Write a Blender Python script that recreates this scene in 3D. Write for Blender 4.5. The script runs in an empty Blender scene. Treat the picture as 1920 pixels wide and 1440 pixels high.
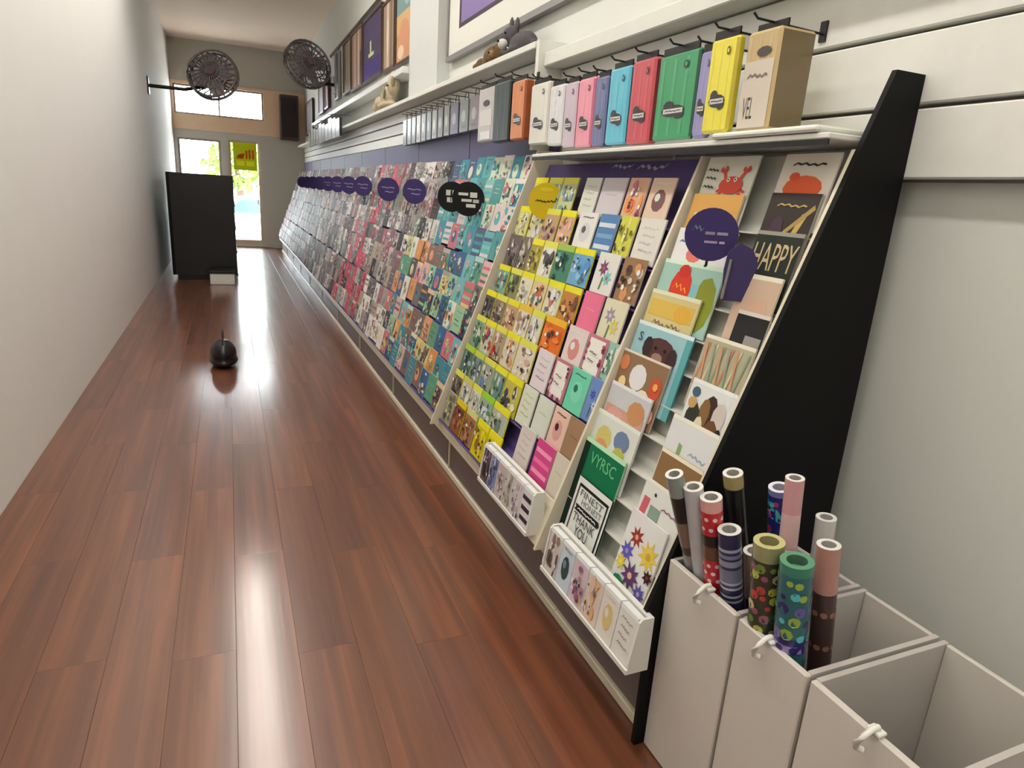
import bpy, math, random
import numpy as np
from mathutils import Vector, Matrix, noise as mnoise

rnd = random.Random(7)
S = bpy.context.scene
COL = S.collection

# ------------------------------------------------------------------ camera
F_PX = 1228.84
Rm = None
def cam_axes():
    c = np.array([960., 720.]); v = np.array([426., 332.]) - c; n = np.array([678., 5000.]) - c
    f = math.sqrt(-(v @ n))
    Y = np.array([v[0], v[1], f]); Y /= np.linalg.norm(Y)
    D = np.array([n[0], n[1], f]); D /= np.linalg.norm(D)
    Z = -D; X = np.cross(Y, Z)
    return f, np.stack([X, Y, Z])
f_px, Rm = cam_axes()
cd = bpy.data.cameras.new('camera'); cam = bpy.data.objects.new('camera', cd); COL.objects.link(cam)
right, down, fwd = Rm[:, 0], Rm[:, 1], Rm[:, 2]
M = Matrix(((right[0], -down[0], -fwd[0], 0), (right[1], -down[1], -fwd[1], 0), (right[2], -down[2], -fwd[2], 1.5), (0, 0, 0, 1)))
cam.matrix_world = M
cd.sensor_fit = 'HORIZONTAL'; cd.sensor_width = 36.0; cd.lens = 36.0 * f_px / 1920.0
cd.clip_start = 0.02; cd.clip_end = 300
S.camera = cam

# ------------------------------------------------------------------ world, exposure
W = bpy.data.worlds.new('world'); S.world = W; W.use_nodes = True
bg = W.node_tree.nodes['Background']; bg.inputs[0].default_value = (0.90, 0.95, 1.0, 1); bg.inputs[1].default_value = 16.0
LAMP = 24.5
LAMP_ROW = [-0.6, 1.2, 3.0, 4.8, 6.6, 8.4]
S.view_settings.view_transform = 'Standard'; S.view_settings.look = 'None'
S.view_settings.gamma = 1.0; S.view_settings.exposure = 0.0; S.view_settings.use_curve_mapping = False

# ------------------------------------------------------------------ materials
def lin(c):
    c = c / 255.0
    return c / 12.92 if c <= 0.04045 else ((c + 0.055) / 1.055) ** 2.4
def L3(rgb): return (lin(rgb[0]), lin(rgb[1]), lin(rgb[2]), 1.0)
MATS = {}
def mat(name, rgb, rough=0.5, metal=0.0, spec=0.4, vary=0.06, scale=14.0, bump=0.0, alpha=None):
    if name in MATS: return MATS[name]
    m = bpy.data.materials.new(name); m.use_nodes = True; nt = m.node_tree; b = nt.nodes['Principled BSDF']
    b.inputs['Roughness'].default_value = rough; b.inputs['Metallic'].default_value = metal
    b.inputs['Specular IOR Level'].default_value = spec
    tc = nt.nodes.new('ShaderNodeTexCoord'); nz = nt.nodes.new('ShaderNodeTexNoise'); nz.inputs['Scale'].default_value = scale
    nz.inputs['Detail'].default_value = 4
    nt.links.new(tc.outputs['Object'], nz.inputs['Vector'])
    mx = nt.nodes.new('ShaderNodeMixRGB'); mx.blend_type = 'MIX'
    c = L3(rgb)
    mx.inputs[1].default_value = tuple(min(1, x * (1 - vary)) for x in c[:3]) + (1,)
    mx.inputs[2].default_value = tuple(min(1, x * (1 + vary)) for x in c[:3]) + (1,)
    nt.links.new(nz.outputs['Fac'], mx.inputs[0]); nt.links.new(mx.outputs[0], b.inputs['Base Color'])
    if bump:
        bp = nt.nodes.new('ShaderNodeBump'); bp.inputs['Strength'].default_value = bump; bp.inputs['Distance'].default_value = 0.01
        nt.links.new(nz.outputs['Fac'], bp.inputs['Height']); nt.links.new(bp.outputs[0], b.inputs['Normal'])
    MATS[name] = m; return m
def print_mat(name, rough, spec, coat=0.0):
    m = bpy.data.materials.new(name); m.use_nodes = True; nt = m.node_tree; b = nt.nodes['Principled BSDF']
    a = nt.nodes.new('ShaderNodeAttribute'); a.attribute_name = 'Col'
    nt.links.new(a.outputs['Color'], b.inputs['Base Color'])
    b.inputs['Roughness'].default_value = rough; b.inputs['Specular IOR Level'].default_value = spec
    b.inputs['Coat Weight'].default_value = coat; b.inputs['Coat Roughness'].default_value = 0.15
    return m
PRINT = print_mat('printed_card', 0.55, 0.2)
FILM = print_mat('film_wrapped_paper', 0.35, 0.5, 0.5)
def glass_mat(name, tint, refl):
    m = bpy.data.materials.new(name); m.use_nodes = True; nt = m.node_tree
    nt.nodes.remove(nt.nodes['Principled BSDF']); out = nt.nodes['Material Output']
    t = nt.nodes.new('ShaderNodeBsdfTransparent'); t.inputs[0].default_value = tint
    g = nt.nodes.new('ShaderNodeBsdfGlossy'); g.inputs['Roughness'].default_value = 0.05
    fr = nt.nodes.new('ShaderNodeLayerWeight'); fr.inputs[0].default_value = refl
    mx = nt.nodes.new('ShaderNodeMixShader')
    nt.links.new(fr.outputs['Fresnel'], mx.inputs[0]); nt.links.new(t.outputs[0], mx.inputs[1]); nt.links.new(g.outputs[0], mx.inputs[2])
    nt.links.new(mx.outputs[0], out.inputs[0]); return m
GLASS = glass_mat('window_glass', (0.96, 0.98, 0.98, 1), 0.12)
ACRYLIC = glass_mat('clear_acrylic', (0.93, 0.95, 0.94, 1), 0.22)
def emit_mat(name, rgb, st):
    m = bpy.data.materials.new(name); m.use_nodes = True; b = m.node_tree.nodes['Principled BSDF']
    b.inputs['Base Color'].default_value = (0.9, 0.9, 0.9, 1); b.inputs['Emission Color'].default_value = rgb + (1,)
    b.inputs['Emission Strength'].default_value = st; return m
LAMP_M = emit_mat('lamp_diffuser', (1.0, 0.96, 0.88), LAMP)

def wood_floor():
    m = bpy.data.materials.new('red_brown_floor_board'); m.use_nodes = True; nt = m.node_tree; b = nt.nodes['Principled BSDF']
    tc = nt.nodes.new('ShaderNodeTexCoord'); oi = nt.nodes.new('ShaderNodeObjectInfo')
    mul = nt.nodes.new('ShaderNodeMath'); mul.operation = 'MULTIPLY'; mul.inputs[1].default_value = 37.0
    nt.links.new(oi.outputs['Random'], mul.inputs[0])
    add = nt.nodes.new('ShaderNodeVectorMath'); add.operation = 'ADD'
    nt.links.new(tc.outputs['Object'], add.inputs[0]); nt.links.new(mul.outputs[0], add.inputs[1])
    mp = nt.nodes.new('ShaderNodeMapping'); mp.inputs['Scale'].default_value = (15, 0.55, 1)
    nt.links.new(add.outputs[0], mp.inputs['Vector'])
    n1 = nt.nodes.new('ShaderNodeTexNoise'); n1.inputs['Scale'].default_value = 1.2; n1.inputs['Detail'].default_value = 4; n1.inputs['Distortion'].default_value = 0.15
    nt.links.new(mp.outputs[0], n1.inputs['Vector'])
    mp2 = nt.nodes.new('ShaderNodeMapping'); mp2.inputs['Scale'].default_value = (80, 1.6, 1)
    nt.links.new(add.outputs[0], mp2.inputs['Vector'])
    n2 = nt.nodes.new('ShaderNodeTexNoise'); n2.inputs['Scale'].default_value = 1.0; n2.inputs['Detail'].default_value = 3
    nt.links.new(mp2.outputs[0], n2.inputs['Vector'])
    cr = nt.nodes.new('ShaderNodeValToRGB')
    e = cr.color_ramp.elements
    e[0].position = 0.25; e[0].color = L3((86, 50, 36)); e[1].position = 0.8; e[1].color = L3((136, 80, 48))
    x = e.new(0.52); x.color = L3((110, 63, 41))
    mixn = nt.nodes.new('ShaderNodeMath'); mixn.operation = 'MULTIPLY_ADD'; mixn.inputs[1].default_value = 0.25
    nt.links.new(n2.outputs['Fac'], mixn.inputs[0])
    sub = nt.nodes.new('ShaderNodeMath'); sub.operation = 'SUBTRACT'; sub.inputs[1].default_value = 0.12
    nt.links.new(n1.outputs['Fac'], sub.inputs[0]); nt.links.new(sub.outputs[0], mixn.inputs[2])
    rv = nt.nodes.new('ShaderNodeMath'); rv.operation = 'MULTIPLY_ADD'; rv.inputs[1].default_value = 0.13
    sub2 = nt.nodes.new('ShaderNodeMath'); sub2.operation = 'SUBTRACT'; sub2.inputs[1].default_value = 0.5
    nt.links.new(oi.outputs['Random'], sub2.inputs[0]); nt.links.new(sub2.outputs[0], rv.inputs[0]); nt.links.new(mixn.outputs[0], rv.inputs[2])
    nt.links.new(rv.outputs[0], cr.inputs[0]); nt.links.new(cr.outputs[0], b.inputs['Base Color'])
    b.inputs['Roughness'].default_value = 0.19; b.inputs['Specular IOR Level'].default_value = 0.7
    mr = nt.nodes.new('ShaderNodeMapRange'); mr.inputs['To Min'].default_value = 0.14; mr.inputs['To Max'].default_value = 0.21
    b.inputs['Coat Weight'].default_value = 0.6; b.inputs['Coat Roughness'].default_value = 0.38; b.inputs['Coat IOR'].default_value = 1.5
    nt.links.new(n1.outputs['Fac'], mr.inputs['Value']); nt.links.new(mr.outputs[0], b.inputs['Roughness'])
    bp = nt.nodes.new('ShaderNodeBump'); bp.inputs['Strength'].default_value = 0.025; bp.inputs['Distance'].default_value = 0.003
    nt.links.new(n2.outputs['Fac'], bp.inputs['Height']); nt.links.new(bp.outputs[0], b.inputs['Normal'])
    return m
WOOD = wood_floor()
WHITE = mat('white_painted_board', (226, 226, 220), 0.45)
CREAM = mat('cream_edge', (222, 214, 192), 0.4)
WALLM = mat('wall_paint', (214, 216, 210), 0.8, vary=0.03, scale=3)
WALLL = mat('pale_wall_paint', (240, 240, 238), 0.8, vary=0.02, scale=3)
BACKW = mat('grey_beige_paint', (190, 184, 172), 0.8, vary=0.03, scale=3)
CEILM = mat('beige_ceiling_paint', (232, 214, 196), 0.85, vary=0.03, scale=2)
PEACH = mat('peach_lintel_paint', (226, 194, 160), 0.7, vary=0.04)
KICK = mat('charcoal_kick_board', (112, 100, 98), 0.45, vary=0.12, scale=30)
PURPLE = mat('purple_board', (96, 82, 142), 0.5, vary=0.06)
BLACK = mat('black_board', (10, 10, 11), 0.6, spec=0.2)
BLKP = mat('black_plastic', (24, 24, 26), 0.35)
CHROME = mat('steel_wire', (150, 150, 152), 0.3, metal=0.9)
BINW = mat('white_laminate', (208, 202, 194), 0.4, vary=0.03, scale=5)
GREYT = mat('grey_skirting', (160, 146, 128), 0.5)
DKFR = mat('dark_timber_frame', (66, 50, 42), 0.4)

# ------------------------------------------------------------------ mesh builder
class MB:
    def __init__(s): s.v = []; s.f = []; s.c = []; s.smooth = []
    def add(s, vs, fs, col=None, smooth=False):
        o = len(s.v); s.v += [tuple(p) for p in vs]
        for f in fs: s.f.append(tuple(i + o for i in f)); s.c.append(col); s.smooth.append(smooth)
    def box(s, x0, y0, z0, x1, y1, z1, col=None):
        s.add([(x0, y0, z0), (x1, y0, z0), (x1, y1, z0), (x0, y1, z0), (x0, y0, z1), (x1, y0, z1), (x1, y1, z1), (x0, y1, z1)],
              [(0, 3, 2, 1), (4, 5, 6, 7), (0, 1, 5, 4), (1, 2, 6, 5), (2, 3, 7, 6), (3, 0, 4, 7)], col)
    def chbox(s, x0, y0, z0, x1, y1, z1, b, col=None):
        """box with chamfered vertical and horizontal edges"""
        import itertools
        vs = []; idx = {}
        for sx, sy, sz in itertools.product((0, 1), repeat=3):
            X = (x0, x1)[sx]; Y = (y0, y1)[sy]; Z = (z0, z1)[sz]
            dx = b if sx == 0 else -b; dy = b if sy == 0 else -b; dz = b if sz == 0 else -b
            for k, p in (('x', (X, Y + dy, Z + dz)), ('y', (X + dx, Y, Z + dz)), ('z', (X + dx, Y + dy, Z))):
                idx[(sx, sy, sz, k)] = len(vs); vs.append(p)
        I = lambda a, k: idx[(a[0], a[1], a[2], k)]
        fs = []
        fs.append([I((0, 0, 0), 'x'), I((0, 0, 1), 'x'), I((0, 1, 1), 'x'), I((0, 1, 0), 'x')])
        fs.append([I((1, 0, 0), 'x'), I((1, 1, 0), 'x'), I((1, 1, 1), 'x'), I((1, 0, 1), 'x')])
        fs.append([I((0, 0, 0), 'y'), I((1, 0, 0), 'y'), I((1, 0, 1), 'y'), I((0, 0, 1), 'y')])
        fs.append([I((0, 1, 0), 'y'), I((0, 1, 1), 'y'), I((1, 1, 1), 'y'), I((1, 1, 0), 'y')])
        fs.append([I((0, 0, 0), 'z'), I((0, 1, 0), 'z'), I((1, 1, 0), 'z'), I((1, 0, 0), 'z')])
        fs.append([I((0, 0, 1), 'z'), I((1, 0, 1), 'z'), I((1, 1, 1), 'z'), I((0, 1, 1), 'z')])
        for a in (0, 1):
            for c in (0, 1):
                fs.append([I((0, a, c), 'y'), I((1, a, c), 'y'), I((1, a, c), 'z'), I((0, a, c), 'z')])
                fs.append([I((a, 0, c), 'x'), I((a, 1, c), 'x'), I((a, 1, c), 'z'), I((a, 0, c), 'z')])
                fs.append([I((a, c, 0), 'x'), I((a, c, 1), 'x'), I((a, c, 1), 'y'), I((a, c, 0), 'y')])
        for a in itertools.product((0, 1), repeat=3): fs.append([I(a, 'x'), I(a, 'y'), I(a, 'z')])
        cen = Vector(((x0 + x1) / 2, (y0 + y1) / 2, (z0 + z1) / 2))
        out = []
        for f in fs:
            p = [Vector(vs[i]) for i in f]; n = (p[1] - p[0]).cross(p[2] - p[0])
            out.append(f if n.dot(sum(p, Vector()) / len(p) - cen) > 0 else f[::-1])
        s.add(vs, out, col)
    def tube(s, pts, r, n=8, col=None, cap=True):
        pts = [Vector(p) for p in pts]; rr = r if isinstance(r, (list, tuple)) else [r] * len(pts)
        vs = []; fs = []
        up = Vector((0, 0, 1))
        for i, p in enumerate(pts):
            d = (pts[min(i + 1, len(pts) - 1)] - pts[max(i - 1, 0)]).normalized()
            a = d.cross(up) if abs(d.dot(up)) < 0.95 else d.cross(Vector((1, 0, 0)))
            a.normalize(); b = d.cross(a)
            for k in range(n):
                t = 2 * math.pi * k / n; vs.append(p + (a * math.cos(t) + b * math.sin(t)) * rr[i])
        for i in range(len(pts) - 1):
            for k in range(n):
                fs.append((i * n + k, (i + 1) * n + k, (i + 1) * n + (k + 1) % n, i * n + (k + 1) % n))
        s.add(vs, fs, col, True)
        if cap:
            s.add(vs[:n], [tuple(range(n))], col); s.add(vs[-n:], [tuple(range(n))[::-1]], col)
    def ell(s, c, r, n=12, m=8, col=None, rot=None):
        vs = []; fs = []
        for i in range(m + 1):
            ph = math.pi * i / m - math.pi / 2
            for k in range(n):
                t = 2 * math.pi * k / n
                p = Vector((r[0] * math.cos(ph) * math.cos(t), r[1] * math.cos(ph) * math.sin(t), r[2] * math.sin(ph)))
                if rot: p = rot @ p
                vs.append(p + Vector(c))
        for i in range(m):
            for k in range(n): fs.append((i * n + k, i * n + (k + 1) % n, (i + 1) * n + (k + 1) % n, (i + 1) * n + k))
        s.add(vs, fs, col, True)
    def prism(s, poly, axis, a0, a1, col=None):
        """extrude polygon (2D) along axis from a0 to a1"""
        def P(u, v, a):
            return (a, u, v) if axis == 'x' else ((u, a, v) if axis == 'y' else (u, v, a))
        n = len(poly); vs = [P(u, v, a0) for u, v in poly] + [P(u, v, a1) for u, v in poly]
        fs = [tuple(range(n)), tuple(range(n, 2 * n))[::-1]] + [(i, i + n, (i + 1) % n + n, (i + 1) % n) for i in range(n)]
        s.add(vs, fs, col)
    def mesh(s, name, m, off=(0, 0, 0), fix=True):
        me = bpy.data.meshes.new(name)
        ox, oy, oz = off
        me.from_pydata([(x - ox, y - oy, z - oz) for x, y, z in s.v], [], s.f)
        if any(c is not None for c in s.c):
            at = me.color_attributes.new('Col', 'FLOAT_COLOR', 'CORNER')
            arr = []
            for f, c in zip(s.f, s.c):
                cc = L3(c) if c is not None else (0.8, 0.8, 0.8, 1)
                arr += list(cc) * len(f)
            at.data.foreach_set('color', arr)
        me.polygons.foreach_set('use_smooth', s.smooth)
        me.materials.append(m); me.update()
        if fix:
            import bmesh
            b = bmesh.new(); b.from_mesh(me); bmesh.ops.recalc_face_normals(b, faces=b.faces); b.to_mesh(me); b.free()
        return me

def link(name, me, parent=None, loc=(0, 0, 0), rot=(0, 0, 0)):
    o = bpy.data.objects.new(name, me); COL.objects.link(o); o.location = loc; o.rotation_euler = rot
    if parent: o.parent = parent
    return o
def tag(o, label=None, cat=None, group=None, kind=None):
    if label: o['label'] = label
    if cat: o['category'] = cat
    if group: o['group'] = group
    if kind: o['kind'] = kind
    return o
def root(name, loc, label, cat, group=None, rot=(0, 0, 0)):
    o = bpy.data.objects.new(name, None); COL.objects.link(o); o.location = loc; o.rotation_euler = rot
    o.empty_display_size = 0.1
    return tag(o, label, cat, group)
def part(name, mb, m, parent, world=True, fix=True):
    """mesh given in world coordinates, parented to an unrotated root"""
    off = tuple(parent['_o']) if '_o' in parent else tuple(parent.location)
    if parent.parent is not None: off = tuple(Vector(parent.location) + Vector(parent.parent.location))
    if not world: off = (0, 0, 0)
    return link(name, mb.mesh(name, m, off, fix), parent)
def struct(name, mb, m):
    return tag(link(name, mb.mesh(name, m)), kind='structure')
def copy_tree(o, parent=None):
    c = o.copy(); COL.objects.link(c)
    if parent: c.parent = parent
    for ch in list(o.children): copy_tree(ch, c)
    return c
ORD = ['zeroth', 'first', 'second', 'third', 'fourth', 'fifth', 'sixth', 'seventh', 'eighth', 'ninth', 'tenth', 'eleventh', 'twelfth', 'thirteenth']

# ------------------------------------------------------------------ flat print engine (u right, v up on a face looking to -y)
_tx = {}
def text_poly(s):
    if s not in _tx:
        cu = bpy.data.curves.new('t', 'FONT'); cu.body = s; cu.size = 1; cu.resolution_u = 2; cu.fill_mode = 'FRONT'
        o = bpy.data.objects.new('t', cu); COL.objects.link(o)
        dg = bpy.context.evaluated_depsgraph_get(); me = o.evaluated_get(dg).to_mesh()
        vs = [(v.co.x, v.co.y) for v in me.vertices]; fs = [tuple(p.vertices) for p in me.polygons]
        o.evaluated_get(dg).to_mesh_clear(); bpy.data.objects.remove(o); bpy.data.curves.remove(cu)
        xs = [v[0] for v in vs]; ys = [v[1] for v in vs]
        x0, x1, y0, y1 = min(xs), max(xs), min(ys), max(ys)
        _tx[s] = ([((x - x0) / (x1 - x0), (y - y0) / (y1 - y0)) for x, y in vs], fs)
    return _tx[s]
def draw(mb, items, w, h, y0=0.0, x0=None, z0=0.0, step=0.0004):
    """items painted in order as coloured polygons on the plane y=y0, each layer a hair prouder"""
    if x0 is None: x0 = -w / 2
    k = 1
    def pt(u, v): return (x0 + u * w, y0 - k * step, z0 + v * h)
    for it in items:
        t = it[0]
        if t == 'R':
            _, a, b, c, d, col = it; mb.add([pt(a, b), pt(c, b), pt(c, d), pt(a, d)], [(0, 1, 2, 3)], col)
        elif t == 'E':
            _, cu, cv, ru, rv, col = it[:6]; n = it[6] if len(it) > 6 else 12
            mb.add([pt(cu + ru * math.cos(2 * math.pi * i / n), cv + rv * math.sin(2 * math.pi * i / n)) for i in range(n)], [tuple(range(n))], col)
        elif t == 'P':
            _, pts, col = it; mb.add([pt(*p) for p in pts], [tuple(range(len(pts)))], col)
        elif t == 'T':
            _, s, a, b, c, d, col = it; vs, fs = text_poly(s)
            mb.add([pt(a + u * (c - a), b + v * (d - b)) for u, v in vs], fs, col)
        elif t == 'W':   # handwriting-like stroke
            _, a, b, c, amp, wd, col = it[:7]; nn = it[7] if len(it) > 7 else 9
            pts = []
            for i in range(nn + 1):
                u = a + (c - a) * i / nn; pts.append((u, b + amp * (1 if i % 2 else -1) * (0.55 + 0.45 * math.sin(i * 2.3))))
            vs = []; fs = []
            for i, (u, v) in enumerate(pts): vs += [pt(u - wd * 0.3, v - wd), pt(u + wd * 0.3, v + wd)]
            for i in range(nn): fs.append((2 * i, 2 * i + 2, 2 * i + 3, 2 * i + 1))
            mb.add(vs, fs, col)
        elif t == 'F':   # flower
            _, cu, cv, r, n, col, cen = it; asp = w / h
            vs = []
            for i in range(2 * n):
                q = r if i % 2 == 0 else r * 0.5; a = math.pi * i / n
                vs.append(pt(cu + q * math.cos(a), cv + q * asp * math.sin(a)))
            mb.add([pt(cu, cv)] + vs, [(0, i + 1, (i + 1) % (2 * n) + 1) for i in range(2 * n)], col); k += 1
            mb.add([pt(cu + r * .25 * math.cos(2 * math.pi * i / 6), cv + r * .25 * asp * math.sin(2 * math.pi * i / 6)) for i in range(6)], [tuple(range(6))], cen)
        k += 1
WHT = (232, 230, 224); DRK = (52, 46, 48)
def mix(a, b, t): return tuple(a[i] * (1 - t) + b[i] * t for i in range(3))
def speckle(items, acc, n, r, lo=0.05, hi=0.95, seed=None, v0=0.06, v1=0.94):
    q = r or rnd
    for i in range(n):
        c = q.choice(acc); ru = q.uniform(.08, .24); rv = q.uniform(.06, .17)
        if q.random() < 0.35: rv *= 1.6
        items.append(('E', q.uniform(lo + .06, hi - .06), q.uniform(v0 + .05, v1 - .05), ru * .8, rv * .8, c, q.choice((5, 6, 7))))
    return items
def fleck(items, acc, n, q):
    for i in range(n):
        items.append(('E', q.uniform(.08, .92), q.uniform(.06, .76), q.uniform(.04, .1), q.uniform(.025, .08), q.choice(acc), 5))
    return items
def clampd(items):
    out = []
    for it in items:
        if it[0] == 'E':
            _, cu, cv, ru, rv = it[:5]; ru = min(ru, .49); rv = min(rv, .49)
            cu = min(max(cu, ru + .01), .99 - ru); cv = min(max(cv, rv + .01), .99 - rv)
            it = (it[0], cu, cv, ru, rv) + tuple(it[5:])
        out.append(it)
    return out
def design(kind, base, acc, q):
    I = []
    if kind == 'photo':       # coloured header strip, busy picture beneath
        I.append(('R', 0.0, 0.83, 1.0, 1.0, acc[0])); speckle(I, acc[1:], 8, q, v1=.82); fleck(I, [(62, 58, 56), (226, 226, 220), mix(acc[1], DRK, .6)], 9, q); I = clampd(I)
        I = [it if it[0] != 'E' else ('E', it[1], min(it[2], .82 - it[4]), it[3], it[4], it[5], it[6]) for it in I]
    elif kind == 'busy': speckle(I, acc, 8, q); fleck(I, [(62, 58, 56), (226, 226, 220), mix(acc[0], DRK, .6)], 10, q); I = clampd(I)
    elif kind == 'lines':
        for j in range(4): I.append(('W', .18 + .05 * (j % 2), .78 - .16 * j, .82 - .07 * (j % 3), .03, .012, acc[j % len(acc)], 8))
    elif kind == 'motif':
        I.append(('E', .5, .48, .28, .26, acc[0], 10)); I.append(('E', .42, .55, .12, .1, acc[-1], 7)); I.append(('W', .2, .87, .8, .02, .012, acc[-1], 8))
    elif kind == 'flower':
        I += [('F', .38, .62, .24, 7, acc[0], acc[-1]), ('F', .66, .4, .22, 7, acc[1 % len(acc)], acc[-1]), ('P', [(.4, .1), (.46, .1), (.5, .4), (.44, .42)], (90, 130, 80))]
    elif kind == 'stripes':
        for j in range(3): I.append(('R', .06, .16 + .26 * j, .94, .27 + .26 * j, acc[j % len(acc)]))
    elif kind == 'border':
        I += [('R', .1, .08, .9, .92, WHT)]
        for j in range(12): I.append(('E', q.choice((.1, .9)) + q.uniform(-.03, .03), q.uniform(.1, .9), .07, .05, acc[j % len(acc)], 6))
        for j in range(5): I.append(('E', .15 + .17 * j, .07, .09, .06, acc[j % len(acc)], 6))
        I.append(('W', .28, .6, .72, .03, .012, DRK, 7)); I.append(('W', .28, .42, .66, .03, .012, DRK, 7)); I = clampd(I)
    elif kind == 'plain':
        I.append(('R', .04, .03, .96, .97, mix(base, WHT, .08))); I.append(('W', .25, .6, .75, .02, .01, acc[0], 7))
    return I
def card_mb(w, h, t, base, items, edge=None):
    mb = MB(); edge = edge or mix(base, WHT, .5)
    mb.box(-w / 2, 0, 0, w / 2, t, h, edge)
    mb.c[2] = base   # front face
    draw(mb, items, w, h)
    return mb
# ------------------------------------------------------------------ rack geometry
K = 0.365
def XP(z): return 1.0 + (z - 0.43) * K
TILT = math.radians(14.0)
CARD_ROT = (-TILT, 0, -math.pi / 2)
def place_card(zt, yl, yr, H):
    x = XP(zt) - H * math.sin(TILT); z = zt - H * math.cos(TILT)
    return (x, (yl + yr) / 2, z)

# ================================================================== SETTING
# floor boards
sub = MB(); sub.box(-1.05, -1.7, -0.06, 1.68, 16.75, -0.014)
floor = struct('floor', sub, mat('subfloor', (70, 50, 38), 0.8))
pw, pl = 0.19, 1.29
pm = MB(); pm.box(-pw / 2 + .0002, -pl / 2 + .0002, -.0135, pw / 2 - .0002, pl / 2 - .0002, -.0008)
a, b = pw / 2 - .0002, pl / 2 - .0002
pm.f.pop(1); pm.c.pop(1); pm.smooth.pop(1)
pm.add([(-a, -b, -.0008), (a, -b, -.0008), (a, b, -.0008), (-a, b, -.0008), (-a + .0008, -b + .0008, 0), (a - .0008, -b + .0008, 0), (a - .0008, b - .0008, 0), (-a + .0008, b - .0008, 0)],
       [(0, 1, 5, 4), (1, 2, 6, 5), (2, 3, 7, 6), (3, 0, 4, 7), (4, 5, 6, 7)])
plank = pm.mesh('floor_board', WOOD)
n = 0
for i in range(12):
    x = -1.0 + pw * (i + .5); off = (i * 0.47) % 1.0
    for j in range(-1, 15):
        y = -1.7 + pl * (j + off + .5)
        if y < -1.2 or y > 16.3: continue
        link('floor_board', plank, floor, (x, y, 0)); n += 1
m_ = MB(); m_.box(-1.1, -1.8, 4.16, 1.8, 16.8, 4.26); struct('ceiling', m_, CEILM)
m_ = MB(); m_.box(1.66, -1.8, -.06, 1.80, 16.8, 4.16); struct('wall_right', m_, WALLM)
m_ = MB(); m_.box(-1.15, -1.8, -.06, -1.0, 16.8, 4.16); struct('wall_left', m_, WALLL)
m_ = MB(); m_.box(-1.0, -1.8, -.06, 1.66, -1.7, 4.16); struct('wall_front', m_, WALLL)
# back wall round the doorway and the transom
YB = 16.3; DX0, DX1, DZ = 0.05, 0.70, 2.28; TX0, TX1, TZ0, TZ1 = -0.95, 0.80, 2.72, 3.30
m_ = MB()
m_.box(-1.0, YB, -.06, DX0, YB + .16, .45); m_.box(-1.0, YB, .45, -.93, YB + .16, 2.42); m_.box(-.10, YB, .45, DX0, YB + .16, 2.42); m_.box(-.93, YB, 2.25, -.10, YB + .16, 2.42); m_.box(DX1, YB, -.06, 1.66, YB + .16, 2.42); m_.box(DX0, YB, DZ, DX1, YB + .16, 2.42)
m_.box(-1.0, YB, 3.36, 1.66, YB + .16, 4.16)
struct('wall_back', m_, BACKW)
m_ = MB()
m_.box(-1.0, YB - .03, 2.42, 1.36, YB + .16, TZ0); m_.box(TX1, YB - .03, TZ0, 1.36, YB + .16, TZ1 + .06); m_.box(-1.0, YB - .03, TZ1, TX1, YB + .16, TZ1 + .06)
m_.box(-1.0, YB - .03, TZ0, TX0, YB + .16, TZ1); m_.box(1.36, YB, 2.42, 1.66, YB + .16, 3.36)
struct('trim_1', m_, PEACH)
# glazed door
dr = tag(bpy.data.objects.new('door_1', None), kind='structure'); COL.objects.link(dr); dr.location = ((DX0 + DX1) / 2, YB + .06, 0)
m_ = MB()
for x0, x1, z0, z1 in ((DX0, DX0 + .05, .02, DZ), (DX1 - .05, DX1, .02, DZ), (DX0 + .05, DX1 - .05, DZ - .05, DZ), (DX0 + .05, DX1 - .05, .02, .16)):
    m_.box(x0, YB + .04, z0, x1, YB + .08, z1)
part('door_frame', m_, mat('pale_door_frame', (206, 186, 158), .5), dr)
m_ = MB(); m_.box(DX0 + .05, YB + .057, .16, DX1 - .05, YB + .063, DZ - .05); part('glass_pane', m_, GLASS, dr)
m_ = MB(); m_.tube([(DX1 - .085, YB + .035, .95), (DX1 - .085, YB - .01, .97), (DX1 - .085, YB - .01, 1.18), (DX1 - .085, YB + .035, 1.2)], .009); part('door_handle', m_, CHROME, dr)
m_ = MB(); m_.box(DX0 - .05, YB - .10, 0.0, DX1 + .12, YB, .035); struct('trim_2', m_, mat('door_sill', (150, 138, 118), .5))
wn = tag(bpy.data.objects.new('window_1', None), kind='structure'); COL.objects.link(wn); wn.location = (0, YB + .06, TZ0)
m_ = MB()
for x0, x1, z0, z1 in ((TX0, TX1, TZ0, TZ0 + .035), (TX0, TX1, TZ1 - .035, TZ1), (TX0, TX0 + .035, TZ0 + .035, TZ1 - .035), (TX1 - .035, TX1, TZ0 + .035, TZ1 - .035), (-.1, -.07, TZ0 + .035, TZ1 - .035)):
    m_.box(x0, YB + .04, z0, x1, YB + .08, z1)
part('window_frame', m_, mat('grey_window_frame', (150, 140, 128), .5), wn)
m_ = MB(); m_.box(TX0 + .035, YB + .057, TZ0 + .035, -.1, YB + .063, TZ1 - .035); part('glass_pane', m_, GLASS, wn)
m_ = MB(); m_.box(-.07, YB + .057, TZ0 + .035, TX1 - .035, YB + .063, TZ1 - .035); part('glass_pane', m_, GLASS, wn)
w2 = tag(bpy.data.objects.new('added_window', None), kind='structure'); COL.objects.link(w2); w2.location = (-.5, YB + .06, .45)  # unseen window, added so more daylight reaches the back of the shop
m_ = MB()
for x0, x1, z0, z1 in ((-.93, -.10, .45, .49), (-.93, -.10, 2.21, 2.25), (-.93, -.89, .49, 2.21), (-.14, -.10, .49, 2.21)): m_.box(x0, YB + .04, z0, x1, YB + .08, z1)
part('window_frame', m_, mat('grey_window_frame', (150, 140, 128), .5), w2)
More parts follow.
